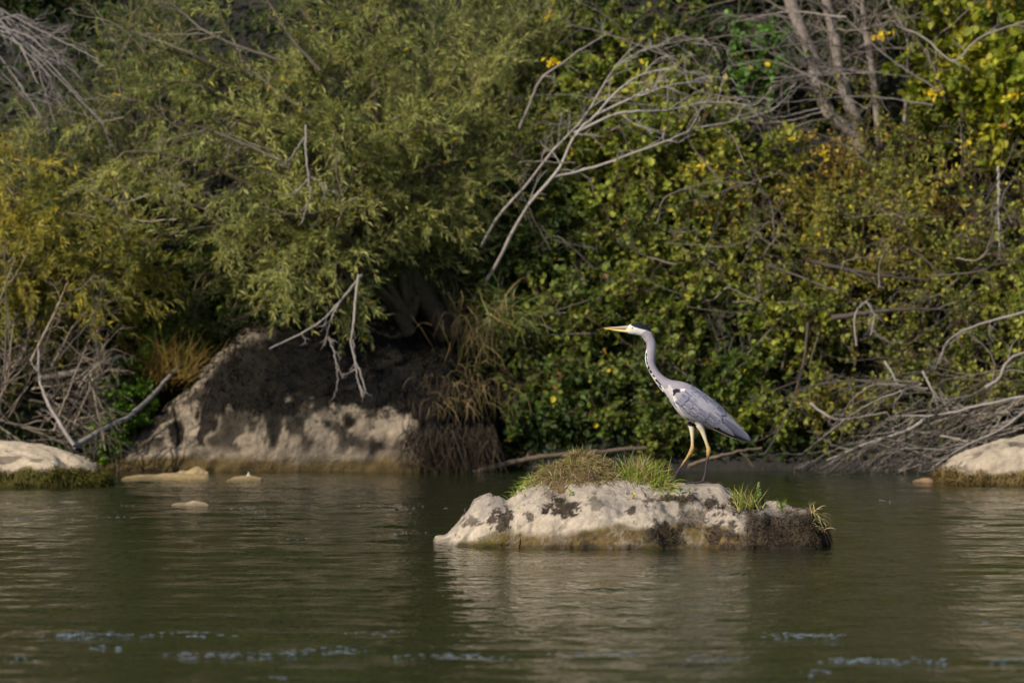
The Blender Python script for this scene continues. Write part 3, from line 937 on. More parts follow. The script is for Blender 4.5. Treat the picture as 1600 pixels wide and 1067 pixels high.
# bright green plants at the left by the boulder
GB = 'bright green leafy plant between the brushwood and the boulder'
for k, (px, py, Y, rad) in enumerate([(180, 590, 12.0, .2), (210, 620, 11.9, .18), (175, 660, 11.7, .17), (230, 560, 12.2, .2)]):
    bush(px, py, Y, rad, [lin(66, 96, 24), lin(92, 122, 32), lin(120, 140, 40)], 300 + k, GB, .045, .8, OVAL, 9, 6, 4, 5, name='leafy_plant')
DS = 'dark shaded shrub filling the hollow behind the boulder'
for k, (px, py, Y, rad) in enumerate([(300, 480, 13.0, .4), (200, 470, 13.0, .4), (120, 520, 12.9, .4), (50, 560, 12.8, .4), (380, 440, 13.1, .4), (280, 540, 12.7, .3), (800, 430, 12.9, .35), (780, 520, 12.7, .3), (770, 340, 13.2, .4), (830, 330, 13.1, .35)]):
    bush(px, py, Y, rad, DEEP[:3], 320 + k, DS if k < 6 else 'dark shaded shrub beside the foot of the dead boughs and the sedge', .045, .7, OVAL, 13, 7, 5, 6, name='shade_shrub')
for k in range(22):
    vr = np.random.default_rng(4100 + k)
    left = k % 2 == 0
    px = (-170 - 38 * k) if left else (1660 + 36 * k)
    py = [560, 380, 200, 60][(k // 2) % 4]
    bush(px, py, float(np.interp(py, [60, 600], [14.2, 12.1])), .6, OLIVED if left else FRESH[:3], 4200 + k, 'olive shrub on the bank beyond the yellowing willow and brushwood' if left else 'green shrub on the bank beyond the humped rock', .055, .5, OVAL, 14, 8, 5, 6, name='bank_shrub')
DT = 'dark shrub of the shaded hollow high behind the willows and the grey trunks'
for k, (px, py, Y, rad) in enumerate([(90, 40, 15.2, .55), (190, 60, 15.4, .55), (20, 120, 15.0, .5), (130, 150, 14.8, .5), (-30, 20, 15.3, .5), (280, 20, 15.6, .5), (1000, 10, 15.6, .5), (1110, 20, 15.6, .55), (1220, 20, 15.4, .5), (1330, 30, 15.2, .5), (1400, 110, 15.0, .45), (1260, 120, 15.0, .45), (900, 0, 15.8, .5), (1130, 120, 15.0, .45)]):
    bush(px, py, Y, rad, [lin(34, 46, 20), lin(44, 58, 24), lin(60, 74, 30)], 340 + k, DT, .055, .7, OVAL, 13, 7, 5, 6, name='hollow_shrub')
# small yellow sprigs: parts of the shrubs they grow on
for k, (px, py, Y, host) in enumerate([(1375, 55, 13.2, 26), (862, 25, 13.9, 20), (862, 93, 13.5, 11), (1458, 142, 13.3, 43), (1582, 150, 13.0, 42), (1092, 262, 12.9, 16), (1512, 230, 13.0, 29), (1290, 240, 12.9, 23)]):
    r = np.random.default_rng(500 + k)
    c = P(px, py, Y)
    nlf = 16
    o = c + r.normal(0, 0.022, (nlf, 3)) * [1.5, 1, .8]
    V, qq, tr = leaves(o, r.normal(0, 1, (nlf, 3)) + [0, -.3, -.2], 0.042 * r.uniform(.6, 1.2, nlf), 0.8, OVAL, r, .3, .8, .5)
    cc = np.repeat(np.array(GOLD)[r.integers(0, 3, nlf)], 6, 0)
    acc = Acc()
    acc.add(V, qq, None, cc)
    hp = np.array(BUSHES[host].location)
    st = smooth_line([hp, (hp + c) / 2 + [0, 0, .15], c], 10)
    tv, tq = tube_var(st, np.linspace(.006, .002, 10), 4)
    acc.add(tv, tq, None, lin(110, 96, 60))
    acc.build('yellow_sprig', M_LEAF, BUSHES[host], False)

# ------------------------------------------------------------------ undergrowth over the bank
r = np.random.default_rng(77)
N = 60000
x = r.uniform(-7, 7, N)
y = 11.7 + r.uniform(0, 1, N) ** 1.3 * 8
z = ground_z(x, y)
o = np.stack([x, y, z + r.uniform(0, .16, N)], -1)
V, qq, tr = leaves(o, r.normal(0, 1, (N, 3)) + [0, -.6, .2], 0.06 * r.uniform(.5, 1.3, N), .6, OVAL, r, .5, .2, .7)
c = palette(o, [lin(44, 40, 22), lin(40, 54, 22), lin(52, 68, 26), lin(80, 84, 34)], r, 9)
tag(mk('undergrowth', V, qq, tr, M_LEAF, None, np.repeat(c, 6, 0), False), 'low leaf litter and ground cover over the shaded river bank', 'undergrowth', kind='stuff')

# ------------------------------------------------------------------ wood higher on the hillside
for k in range(16):
    r = np.random.default_rng(900 + k)
    x = -22 + 44 * (k + r.uniform(-.3, .3)) / 15
    y = 18.5 + r.uniform(0, 6)
    g = float(ground_z(x, y))
    h = r.uniform(9, 14)
    e = empty('broadleaf_tree', (x, y, g), 'tall dark green tree of the wood on the hillside behind the shrubs', 'tree', 'trees of the wood on the hillside')
    tr_ = smooth_line([(x, y, g - .3), (x + r.normal(0, .2), y, g + h * .4), (x + r.normal(0, .4), y, g + h * .9)], 12)
    V, qq = tube_var(tr_, np.linspace(.17, .04, 12), 8, .2, k)
    mk('trunk', V, qq, None, M_BARK, e, np.broadcast_to(lin(80, 70, 60), V.shape))
    n0 = 36
    tt = r.uniform(.12, 1, n0)
    o = np.stack([np.interp(tt, np.linspace(0, 1, 12), tr_[:, j]) for j in range(3)], -1)
    d = nrm(r.normal(0, 1, (n0, 3)) * [1, 1, .3] + [0, 0, .35])
    lm = grow(o, d, (2.6 - 1.4 * tt) * r.uniform(.7, 1.2, n0), 7, .1, (0, 0, .03), r)
    foliate(e, lm, 950 + k, 7, .9, 5, .5, 7, .15, .75, OVAL, DEEP, bark=lin(70, 62, 52), r_limb=.04)

# ------------------------------------------------------------------ grey trunks, upper right
TG = empty('grey_tree', P(1345, 260, 14.0), 'grey many-stemmed tree with half-bare twigs rising from the autumn shrubs', 'tree')
acc = Acc()
stems = []
for pts, w0, w1 in [([(1352, 262), (1337, 212), (1300, 182), (1281, 142), (1270, 94), (1251, 45), (1236, 0), (1215, -70)], .062, .045), ([(1352, 255), (1340, 200), (1322, 150), (1311, 105), (1304, 56), (1292, 0), (1285, -70)], .05, .036), ([(1378, 265), (1371, 176), (1364, 120), (1356, 68), (1349, 23), (1345, -60)], .034, .02), ([(1410, 240), (1416, 150), (1420, 75), (1409, 39), (1390, 5), (1380, -60)], .018, .01)]:
    ln = smooth_line(PP(pts, 14.0), 30)
    V, qq = tube_var(ln, np.linspace(w0, w1, 30), 10, .3, 9)
    acc.add(V, qq, None, lin(128, 116, 106))
    stems.append(ln)
acc.build('trunk', M_BARK, TG)
r = np.random.default_rng(61)
acc = Acc()
stems = np.array(stems)
p, t, i, tt = along(stems, 14, .25, 1, r)
b1 = grow(p, deflect(t, .6, 1.4, r) + [-.25, -.2, .1], r.uniform(.4, 1.1, len(p)), 10, .2, (0, 0, -.02), r)
V, qq = tubes(b1, .009, .003, 5); acc.add(V, qq, None, lin(118, 106, 94) * .8)
p, t, i, tt = along(b1, 7, .2, 1, r)
b2 = grow(p, deflect(t, .4, 1.1, r), r.uniform(.12, .45, len(p)), 7, .2, (0, 0, -.03), r)
V, qq = tubes(b2, .004, .0015, 3); acc.add(V, qq, None, lin(118, 106, 94) * .8)
acc.build('twigs', M_DEAD, TG)


# ------------------------------------------------------------------ dead wood
def deadwood(name, label, lines, Y, r0, r1, seed, side=6, sl=.3, group=None, cat='branch', colour=(168, 156, 146), fine=4):
    """lines: polylines of one dead branch (first is the main stem)"""
    r = np.random.default_rng(seed)
    acc = Acc()
    col = lin(*colour) * 0.62
    base = None
    for k, ln in enumerate(lines):
        pts = np.array(ln, float) if Y is None else PP(ln, Y)
        L = smooth_line(pts, 24)
        L[1:-1] += r.normal(0, .0025, (22, 3))
        if base is None:
            base = L[0]
        f = 1 if k == 0 else .7
        V, qq = tube_var(L, np.linspace(r0 * f, r1 * f, 24), 7, .25, seed)
        acc.add(V, qq, None, col * r.uniform(.85, 1.1))
        if side:
            p, t, i, tt = along(L[None], side, .25, 1, r)
            b = grow(p, deflect(t, .4, 1.0, r), sl * r.uniform(.4, 1.2, len(p)), 8, .2, (0, 0, -.03), r)
            V, qq = tubes(b, r1 * .8, .0018, 4); acc.add(V, qq, None, col * .9)
            if fine:
                p, t, i, tt = along(b, fine, .2, 1, r)
                b = grow(p, deflect(t, .4, 1.0, r), sl * .4 * r.uniform(.4, 1.2, len(p)), 5, .2, (0, 0, -.03), r)
                V, qq = tubes(b, .0025, .0012, 3); acc.add(V, qq, None, col * .85)
    o = acc.build(name, M_DEAD)
    # put the origin at the foot of the branch
    me = o.data
    co = np.empty(len(me.vertices) * 3, np.float32)
    me.vertices.foreach_get('co', co)
    me.vertices.foreach_set('co', (co.reshape(-1, 3) - base.astype(np.float32)).ravel())
    me.update()
    o.location = tuple(float(v) for v in base)
    return tag(o, label, cat, group)


deadwood('dead_bough', 'forked pale dead bough slanting up from the bank above the heron', [
    [(740, 470, 12.7), (775, 415, 12.4), (800, 365, 12.2), (830, 315, 12.0), (860, 281, 11.9), (879, 255, 11.9), (890, 225, 11.9), (909, 199, 11.9), (931, 180, 11.9), (965, 142, 11.9), (1002, 116, 12.0), (1045, 108, 12.0)],
    [(897, 208, 11.9), (957, 180, 11.9), (999, 174, 11.9), (1045, 172, 12), (1110, 160, 12.1), (1180, 165, 12.2)],
    [(931, 180, 11.9), (980, 157, 11.9), (1018, 144, 11.9), (1060, 131, 12), (1115, 128, 12.1)],
    [(864, 277, 11.9), (912, 266, 11.9), (969, 247, 11.8), (1040, 221, 11.8), (1090, 200, 11.9), (1150, 190, 12), (1210, 172, 12.2)]], 12, .014, .005, 71, 9, .32, cat='bough', colour=(186, 174, 164))
deadwood('dead_bough', 'slender dead bough crossing behind the forked pale one', [
    [(752, 385, 12.4), (785, 330, 12.2), (830, 281, 12.1), (860, 240, 12.0), (897, 202, 12.0), (920, 172, 12.0), (942, 135, 12.0), (965, 101, 12), (987, 77, 12.1)],
    [(965, 101, 12), (1000, 82, 12.1), (1040, 69, 12.2), (1100, 60, 12.4)]], 12, .011, .0045, 72, 9, .3, cat='bough', colour=(182, 170, 160))
deadwood('dead_bough', 'short dead bough among the yellow green leaves above the slender one', [[(812, 200, 12.6), (830, 157, 12.5), (849, 120, 12.4), (882, 97, 12.4), (905, 79, 12.4), (957, 49, 12.5)]], 12, .011, .004, 73, 4, .2, cat='bough')
# twigs hanging before the boulder
deadwood('hanging_twig', 'bare grey twigs hanging from the willow before the black moss', [[(560, 430, 11.4), (555, 470, 11.2), (552, 510, 11.1), (548, 540, 11.1), (560, 575, 11.05), (571, 610, 11.05)], [(552, 530, 11.1), (556, 575, 11.1), (566, 620, 11.05)]], 11.2, .009, .005, 74, 3, .12, cat='twig')
deadwood('hanging_twig', 'pale snapped twig slanting down to the boulder top edge', [[(565, 430, 11.6), (527, 476, 11.3), (490, 510, 11.2), (421, 545, 11.1)], [(530, 472, 11.3), (515, 505, 11.2), (508, 540, 11.2)], [(514, 525, 11.2), (524, 560, 11.2), (528, 598, 11.2)]], 11.2, .010, .004, 75, 3, .12, cat='twig')
deadwood('hanging_twig', 'long bare twig drooping through the middle of the big willow', [[(478, 195, 11.4), (478, 240, 11.35), (482, 280, 11.3), (484, 310, 11.3), (470, 350, 11.3)], [(481, 275, 11.3), (500, 285, 11.3), (515, 300, 11.3)], [(482, 280, 11.3), (465, 298, 11.3)], [(476, 215, 11.4), (455, 245, 11.4), (440, 260, 11.4)]], 11.3, .008, .004, 76, 3, .12, cat='twig')
for k, (pts, lab) in enumerate([
    ([(445, 255, 11.5), (380, 225, 11.5), (320, 205, 11.5), (245, 225, 11.5)], 'bare grey bough threading level through the olive willow'),
    ([(500, 110, 11.9), (455, 60, 11.9), (430, 20, 12), (400, -30, 12)], 'dark bough rising steeply through the top of the olive willow'),
    ([(440, 95, 11.8), (340, 60, 11.8), (290, 25, 11.9), (250, -10, 11.9)], 'thin bough arching over the top of the olive willow')]):
    deadwood('bare_bough', lab, [pts], 11.6, .012, .005, 400 + k, 6, .3, cat='bough', colour=(120, 108, 96))
r = np.random.default_rng(82)
for k in range(18):
    x0, y0 = r.uniform(150, 560), r.uniform(10, 360)
    Yd = np.interp(y0, [0, 360], [11.95, 11.35])
    a = P(x0, y0, Yd + .15)
    an = r.normal(2.6, .6)
    b = a + np.array([math.cos(an), -.25, math.sin(an) * .7]) * r.uniform(.3, .7)
    deadwood('pale_twig', 'thin pale leafless twig poking out of the olive willow', [[a, (a + b) / 2 + r.normal(0, .05, 3), b]], None, .0055, .002, 430 + k, 5, .22, 'leafless twigs in the olive willow', 'twig', (158, 146, 122), 3)
# upper left dead spray
r = np.random.default_rng(83)
for k in range(13):
    a = P(-60 + r.uniform(-20, 60), -30 + r.uniform(-10, 90), 12.2 + r.uniform(-.3, .4))
    b = P(40 + r.uniform(0, 130), 80 + r.uniform(0, 120), 11.9 + r.uniform(-.2, .4))
    m = (a + b) / 2 + r.normal(0, .09, 3) + [0, 0, .08]
    deadwood('dead_spray', 'crooked grey dead spray in front of the dark hollow beside the dusky willow', [[a, m, b]], None, .009, .003, 600 + k, 6, .25, 'dead sprays beside the dusky willow', 'branch', (150, 140, 134), 3)
# brushwood on the left
deadwood('fallen_pole', 'smooth pale pole leaning up along the flank of the big boulder', [[(115, 697, 10.6), (160, 672, 10.9), (205, 648, 11.2), (240, 615, 11.6), (262, 590, 11.8), (285, 565, 12.0)]], 11, .02, .012, 90, 0, cat='pole', colour=(156, 146, 138))
deadwood('dead_branch', 'bent pale branch meeting the foot of the leaning pole', [[(116, 696, 10.5), (92, 660, 10.6), (72, 625, 10.8), (62, 590, 10.9), (60, 545, 11.0)]], 11, .014, .008, 91, 3, .15)
deadwood('dead_log', 'grey log lying level across the brushwood', [[(60, 592, 11.6), (110, 583, 11.6), (150, 572, 11.7), (188, 557, 11.8)]], 11, .03, .016, 92, 2, .2, cat='log', colour=(140, 128, 116))
r = np.random.default_rng(85)
GL = 'brushwood heaped by the flat rock'
for k in range(64):
    x0 = r.uniform(-70, 150); y0 = r.uniform(560, 692); Yd = r.uniform(10.7, 11.9)
    ang = r.choice([r.normal(-.35, .3), r.normal(.5, .35), r.normal(1.3, .3)])
    L = r.uniform(.35, 1.0)
    a = P(x0, y0 - (11.9 - Yd) * 10, Yd)
    d = np.array([math.cos(ang), r.normal(0, .25), math.sin(ang)])
    b = a + d * L
    b[2] = max(b[2], .08); b[0] = min(b[0], xY(172, 11.5))
    m = (a + b) / 2 + r.normal(0, .05, 3)
    a[2] = max(a[2], .03)
    deadwood('brushwood_branch', 'dry grey brushwood branch in the heap beside the flat rock', [[a, m, b]], None, r.uniform(.004, .012), .003, 700 + k, 5, .3, GL, 'branch', tuple(np.array([140, 124, 106]) * r.uniform(.5, 1.2)), 2)
# fallen branches on the right
for k, (pts, r0, lab) in enumerate([
    ([(1640, 612, 10.6), (1600, 619, 10.6), (1529, 634, 10.7), (1472, 647, 10.8), (1399, 650, 10.9)], .014, 'long pale fallen branch lying level above the humped rock'),
    ([(1448, 655, 10.8), (1405, 677, 10.9), (1345, 696, 11.0), (1292, 719, 11.1)], .015, 'pale fallen branch slanting down to the water beside the bank'),
    ([(1680, 470, 11.2), (1600, 488, 11.2), (1525, 509, 11.3), (1484, 531, 11.3), (1461, 576, 11.3)], .012, 'arched fallen branch curving down over the green shrubs'),
    ([(1640, 625, 10.5), (1600, 644, 10.6), (1566, 670, 10.6), (1510, 696, 10.7), (1457, 730, 10.8)], .011, 'fallen branch sloping down behind the humped rock'),
    ([(1262, 505, 11.8), (1255, 565, 11.6), (1236, 632, 11.5), (1202, 700, 11.4), (1184, 712, 11.4)], .010, 'dark limp stem hanging down the bank behind the heron'),
    ([(1442, 580, 11.2), (1457, 610, 11.1), (1473, 629, 11.1)], .010, 'short pale snapped stub pointing down at the fallen branches'),
    ([(1382, 565, 11.3), (1397, 588, 11.2), (1409, 616, 11.2)], .008, 'short grey forked stub hanging over the fallen branches'),
    ([(1338, 540, 11.4), (1336, 495, 11.4), (1352, 473, 11.4), (1366, 494, 11.4), (1360, 524, 11.4)], .008, 'looped dry stem among the shrubs above the fallen branches'),
    ([(1540, 606, 10.9), (1562, 591, 10.9), (1574, 565, 10.9), (1600, 550, 10.9), (1660, 530, 10.9)], .016, 'thick pale forked branch reaching down over the humped rock'),
    ([(1266, 630, 11.4), (1296, 651, 11.3), (1322, 655, 11.3), (1386, 644, 11.2)], .010, 'grey bowed stick lodged low in the shrubs beside the fallen branches'),
    ([(1262, 407, 12.2), (1337, 424, 12.1), (1405, 434, 12.1), (1475, 438, 12.1)], .017, 'dark slanting limb half hidden in the autumn shrubs'),
    ([(1300, 497, 11.9), (1397, 484, 11.8), (1502, 484, 11.8)], .022, 'dark level log half hidden among the loose green shrubs'),
    ([(1560, 260, 12.7), (1560, 330, 12.6), (1562, 400, 12.5)], .010, 'thin upright stem in front of the loose green shrubs'),
    ([(1400, 40, 13.4), (1445, 60, 13.4), (1490, 95, 13.3), (1530, 60, 13.3), (1600, 34, 13.3)], .010, 'crooked dead twig before the lime yellow leaves')]):
    deadwood('fallen_branch', lab, [pts], 11, r0, .005, 800 + k, 5, .25, None, 'branch', (166, 154, 144) if 'dark' not in lab else (92, 80, 70))
r = np.random.default_rng(87)
GR = 'fallen branches tangled on the bank'
for k in range(62):
    a = P(r.uniform(1430, 1680), r.uniform(590, 735), r.uniform(10.7, 11.5))
    L = r.uniform(.4, 1.2)
    ang = r.normal(.42, .22)
    b = a - np.array([math.cos(ang), r.normal(0, .2), math.sin(ang)]) * L
    b[2] = max(b[2], .02)
    m = (a + b) / 2 + np.array([0, 0, .10 * L]) + r.normal(0, .04, 3)
    deadwood('tangled_branch', 'thin grey dead branch in the tangle fallen against the humped rock', [[a, m, b]], None, r.uniform(.004, .010), .0025, 850 + k, 4, .3, GR, 'branch', tuple(np.array([150, 136, 122]) * r.uniform(.55, 1.2)), 2)
for k in range(70):
    a = P(r.uniform(860, 1590), r.uniform(240, 640), r.uniform(11.7, 12.3))
    L = r.uniform(.3, .9)
    ang = r.uniform(0, math.pi)
    b = a + np.array([math.cos(ang), r.normal(0, .2), math.sin(ang) - .3]) * L
    m = (a + b) / 2 + r.normal(0, .09, 3)
    if abs(m[0] - .75) < .45 and .75 < m[2] < 1.35:
        continue
    deadwood('bare_branch', 'thin bare grey branch twisting through the shrubs behind the heron', [[a, m, b]], None, r.uniform(.004, .008), .0025, 930 + k, 4, .22, 'bare branches in the bank shrubs', 'branch', tuple(np.array([132, 120, 106]) * r.uniform(.7, 1.1)), 3)
for k in range(24):
    a = P(r.uniform(1000, 1480), r.uniform(-20, 190), r.uniform(12.6, 13.4))
    L = r.uniform(.4, 1.2)
    ang = r.normal(.25, .4)
    b = a + np.array([-math.cos(ang), r.normal(0, .2), math.sin(ang) * .8]) * L
    m = (a + b) / 2 + r.normal(0, .08, 3)
    deadwood('dead_spray', 'fine grey dead spray in front of the grey many-stemmed tree', [[a, m, b]], None, r.uniform(.004, .008), .0025, 990 + k, 5, .3, 'dead sprays around the grey tree', 'branch', tuple(np.array([150, 138, 128]) * r.uniform(.75, 1.1)), 3)
deadwood('driftwood_log', 'brown driftwood log lying at the waterline behind the heron rock', [[(738, 740, 11.2), (800, 722, 11.35), (860, 712, 11.4), (930, 706, 11.5), (1010, 700, 11.6)]], 11, .022, .014, 96, 2, .2, cat='log', colour=(120, 102, 82))
deadwood('driftwood_log', 'short slanting driftwood stick on the bank seen between the heron legs', [[(1075, 728, 11.2), (1110, 716, 11.25), (1150, 706, 11.3), (1190, 700, 11.4)]], 11, .013, .008, 97, 2, .15, cat='log', colour=(130, 112, 94))


# ------------------------------------------------------------------ grasses
def blades(o, d, L, wd, r, K=6, droop=.25, wander=.08):
    N = len(o)
    pts = grow(o, d, L, K, wander, (0, 0, -droop), r)
    tan = nrm(np.gradient(pts, axis=1))
    sd_ = nrm(np.cross(tan, r.normal(0, 1, (N, 1, 3)) + np.array([0, 1.5, 0])))
    wt = (np.array([.8, 1, .9, .7, .45, .06]) if K == 6 else np.linspace(1, .05, K))[None, :, None]
    a = pts + sd_ * wt * wd[:, None, None]
    b = pts - sd_ * wt * wd[:, None, None]
    V = np.stack([a, b], 2).reshape(-1, 3)
    i = np.arange(N * K * 2).reshape(N, K, 2)
    q = np.stack([i[:, :-1, 0], i[:, :-1, 1], i[:, 1:, 1], i[:, 1:, 0]], -1).reshape(-1, 4)
    return V, q, K * 2


def tuft(name, label, centre, spread, n, length, lean, pal, seed, mat=M_GRASS, width=.0022, droop=.18, on_rock=True, cat='grass tuft', up=1.0, wander=.08, group=None, part='blades'):
    r = np.random.default_rng(seed)
    o = centre + r.normal(0, 1, (n, 3)) * spread
    if on_rock:
        o[:, 2] = [rock_top(a, b) - .004 for a, b, _ in o]
    d = r.normal(0, .42, (n, 3)) + np.array(lean) + [0, 0, up]
    L = length * r.uniform(.35, 1.15, n)
    V, q, nv = blades(o, d, L, width * r.uniform(.7, 1.3, n), r, 6, droop, wander)
    pal = np.array(pal)
    c = pal[r.integers(0, len(pal), n)] * r.uniform(.75, 1.25, (n, 1))
    e = empty(name, centre, label, cat, group)
    b = mk(part, V, q, None, mat, e, np.repeat(c, nv, 0), True)
    tag(b, kind='stuff')
    return e


GG = [lin(104, 124, 36), lin(132, 146, 50), lin(156, 160, 68), lin(88, 108, 32), lin(166, 152, 84), lin(150, 130, 84), lin(112, 96, 58)]
STRAW = [lin(150, 128, 92), lin(120, 98, 68), lin(176, 156, 116), lin(96, 78, 54), lin(110, 104, 50)]


def zx(u):
    return rx(u)
# straw cushion: a real mound under a thatch of dead blades
mu, mv = np.meshgrid(np.linspace(0, 2 * math.pi, 49)[:-1], np.linspace(0, 1, 16))
mx_ = zx(592) + np.cos(mu) * mv * 0.255
my_ = .33 + np.sin(mu) * mv * .30
base_z = np.array([rock_top(a, b) for a, b in zip(mx_.ravel(), my_.ravel())]).reshape(mx_.shape)
hh = (1 - mv ** 2.2) * (.112 + .025 * np.cos(mu - .3)) + .03 * fbm(np.stack([mx_, my_, 0 * mx_], -1).reshape(-1, 3), 9, 3, 4).reshape(mx_.shape) * (1 - mv ** 4)
mz_ = base_z + hh - .012
i = np.arange(mu.size).reshape(mu.shape)
j = np.roll(i, -1, 1)
mq = np.stack([i[:-1], i[1:], j[1:], j[:-1]], -1).reshape(-1, 4)[:, ::-1]
cush = empty('straw_cushion', (zx(592), .33, .39), 'matted straw brown cushion of dead grass on top of the heron rock', 'grass tuft')
MV = np.stack([mx_, my_, mz_], -1).reshape(-1, 3)
mk('turf', MV, mq, None, M_BOULDER, cush, np.broadcast_to(lin(96, 78, 56), MV.shape))
r = np.random.default_rng(15)
n_ = 5200
kk = r.choice(len(MV), n_)
o = MV[kk] + r.normal(0, .012, (n_, 3)) * [1, 1, .3]
d = nrm(MV[kk] - [zx(592), .36, .25]) * .8 + r.normal(0, .55, (n_, 3)) + [0, -.1, .15]
V, q2, nv = blades(o, d, .075 * r.uniform(.4, 1.3, n_), .0014 * r.uniform(.7, 1.4, n_), r, 6, .28, .2)
c = np.array(STRAW)[r.integers(0, 5, n_)] * r.uniform(.7, 1.2, (n_, 1))
gsel = (r.uniform(0, 1, n_) < .14) | ((o[:, 0] < zx(500)) & (r.uniform(0, 1, n_) < .35))
c[gsel] = np.array(GG)[r.integers(0, 7, gsel.sum())] * .9
tag(mk('thatch', V, q2, None, M_DRY, cush, np.repeat(c, nv, 0)), kind='stuff')

tuft('grass_tuft', 'thick bright green grass tuft at the heron feet', np.array([zx(825), .27, .38]), np.array([.065, .07, 0]), 620, .17, (0.1, -.1, 0), GG, 21)
tuft('grass_tuft', 'green grass drooping over the rock edge below the thick tuft', np.array([zx(895), .16, .36]), np.array([.03, .05, 0]), 260, .12, (.25, -.35, 0), GG, 22, up=.6, droop=.3)
tuft('grass_tuft', 'sparse green grass at the shoulder of the straw cushion above the pale lobe', np.array([zx(425), .33, .38]), np.array([.03, .08, 0]), 120, .09, (-.45, -.1, 0), GG[:4], 23, up=.7)
tuft('grass_tuft', 'tiny green sprig in the notch beside the pale lobe', np.array([zx(376), .34, .3]), np.array([.012, .02, 0]), 32, .055, (-.2, 0, 0), GG[:4], 24)
tuft('grass_tuft', 'upright green grass tuft on the brown moss at the low end of the rock', np.array([zx(1200), .06, .28]), np.array([.035, .04, 0]), 150, .135, (-.15, -.05, 0), GG, 25, width=.0026, droop=.12)
tuft('grass_tuft', 'small single green sprig near the low end of the rock', np.array([zx(1318), .06, .25]), np.array([.008, .012, 0]), 16, .075, (.05, 0, 0), GG[:3], 26, width=.003, droop=.14)
tuft('grass_tuft', 'wispy pale grass hanging over the end of the rock', np.array([zx(1440), .12, .2]), np.array([.025, .05, 0]), 130, .13, (.55, -.1, 0), GG[2:] + STRAW[:3], 27, up=.55, droop=.34)


def seedling(label, px, py, h, nl, seed, col):
    b = rock_at(px, py)
    if b is None:
        b = np.array([xY(px, .1), .1, rock_top(xY(px, .1), .1)])
    b = b - np.array([0, 0, .004])
    r = np.random.default_rng(seed)
    e = empty('seedling', b, label, 'seedling')
    st = grow(b[None], np.array([[r.normal(0, .2), -.1, 1]]), np.array([h]), 8, .08, (0, 0, .02), r)
    V, q = tubes(st, .0018, .0008, 4)
    mk('stem', V, q, None, M_GRASS, e, np.broadcast_to(lin(110, 116, 50), V.shape))
    p, t, i, tt = along(st, nl, .3, 1, r)
    V, q, tr = leaves(p, deflect(t, .6, 1.2, r), .02 * r.uniform(.8, 1.3, nl), .6, OVAL, r, .5, .5, .4)
    V = V.reshape(nl, 6, 3)
    for k in range(nl):
        mk('leaf', V[k], np.array([[0, 1, 2, 3], [0, 3, 4, 5]]), None, M_LEAF, e, np.broadcast_to(col * r.uniform(.8, 1.2), (6, 3)), False)


seedling('yellow green seedling in the middle of the pale rock face', 889, 777, .045, 6, 1, lin(150, 156, 50))
seedling('yellow seedling in the crack under the thick grass tuft', 988, 780, .035, 5, 2, lin(190, 170, 50))
seedling('two-leaved green seedling below the heron feet', 1063, 771, .035, 6, 3, lin(84, 116, 40))
seedling('thin green seedling beside the drooping grass below the heron', 1078, 770, .03, 5, 4, lin(110, 136, 60))
seedling('tall pale-leaved seedling beside the upright grass tuft', 1189, 785, .11, 9, 5, lin(130, 146, 84))

# dead grass hanging at the end of the boulder, green sedge above it, root mat below
DULL = [lin(92, 74, 48), lin(66, 54, 36), lin(118, 98, 66), lin(50, 41, 29), lin(72, 70, 32)]
for k, (px, py, Y, L, n, lab) in enumerate([(745, 500, 11.9, .38, 150, 'tan dead grass hanging over the boulder end below the sedge'), (705, 615, 11.35, .24, 130, 'mixed tan and green grass drooping low on the boulder end'), (750, 600, 11.6, .30, 130, 'long straw grass curtain hanging above the root mat')]):
    tuft('hanging_grass', lab, P(px, py, Y), np.array([.12, .1, .09]), n, L, (.1, -.5, 0), DULL, 40 + k, M_DRY, .0021, .5, False, up=.2, wander=.25)
tuft('sedge_clump', 'green arching sedge clump on the bank beside the willow trunk', P(785, 500, 12.1), np.array([.09, .1, .05]), 130, .36, (.25, -.3, 0), [lin(82, 98, 34), lin(108, 116, 44), lin(70, 88, 30), lin(130, 112, 70)], 45, M_GRASS, .0048, .28, False, cat='sedge', wander=.14)
tuft('rust_grass', 'rusty dry grass standing behind the boulder flank', P(262, 590, 12.0), np.array([.1, .1, .04]), 420, .34, (.15, -.1, 0), [lin(110, 84, 40), lin(96, 92, 38), lin(128, 104, 56)], 46, M_DRY, .003, .12, False)
r = np.random.default_rng(52)
n_ = 760
o = np.stack([np.array([xY(v, 11.5) for v in r.uniform(632, 775, n_)]), r.uniform(11.15, 11.6, n_), r.uniform(.16, .34, n_)], -1)
pts = grow(o, np.stack([r.normal(0, .35, n_), r.normal(-.15, .2, n_), -np.ones(n_)], -1), r.uniform(.10, .38, n_), 8, .2, (0, 0, -.08), r)
V, q = tubes(pts, r.uniform(.0015, .0048, n_), .0012, 4)
e = empty('root_mat', (xY(705, 11.4), 11.4, .2), 'brown root mat hanging into the water at the boulder end', 'roots')
c = np.repeat(lin(52, 42, 31)[None] * r.uniform(.25, 1.8, (n_, 1)), 32, 0)
tag(mk('roots', V, q, None, M_BARK, e, c), kind='stuff')

# ------------------------------------------------------------------ the heron
# side view drawn in millimetres: u forward(left) to tail(right), v down; feet at v = 975
HY = 0.33
foot = P(1097, 753, HY)
HX0 = P(920, 480, HY)
MMS = 0.28119 * (HY - CAM_Y) / FPX          # metres per drawing unit


def H(u, v, y=0.0):
    return np.array([HX0[0] + u * MMS, HY + y, HX0[2] - v * MMS])


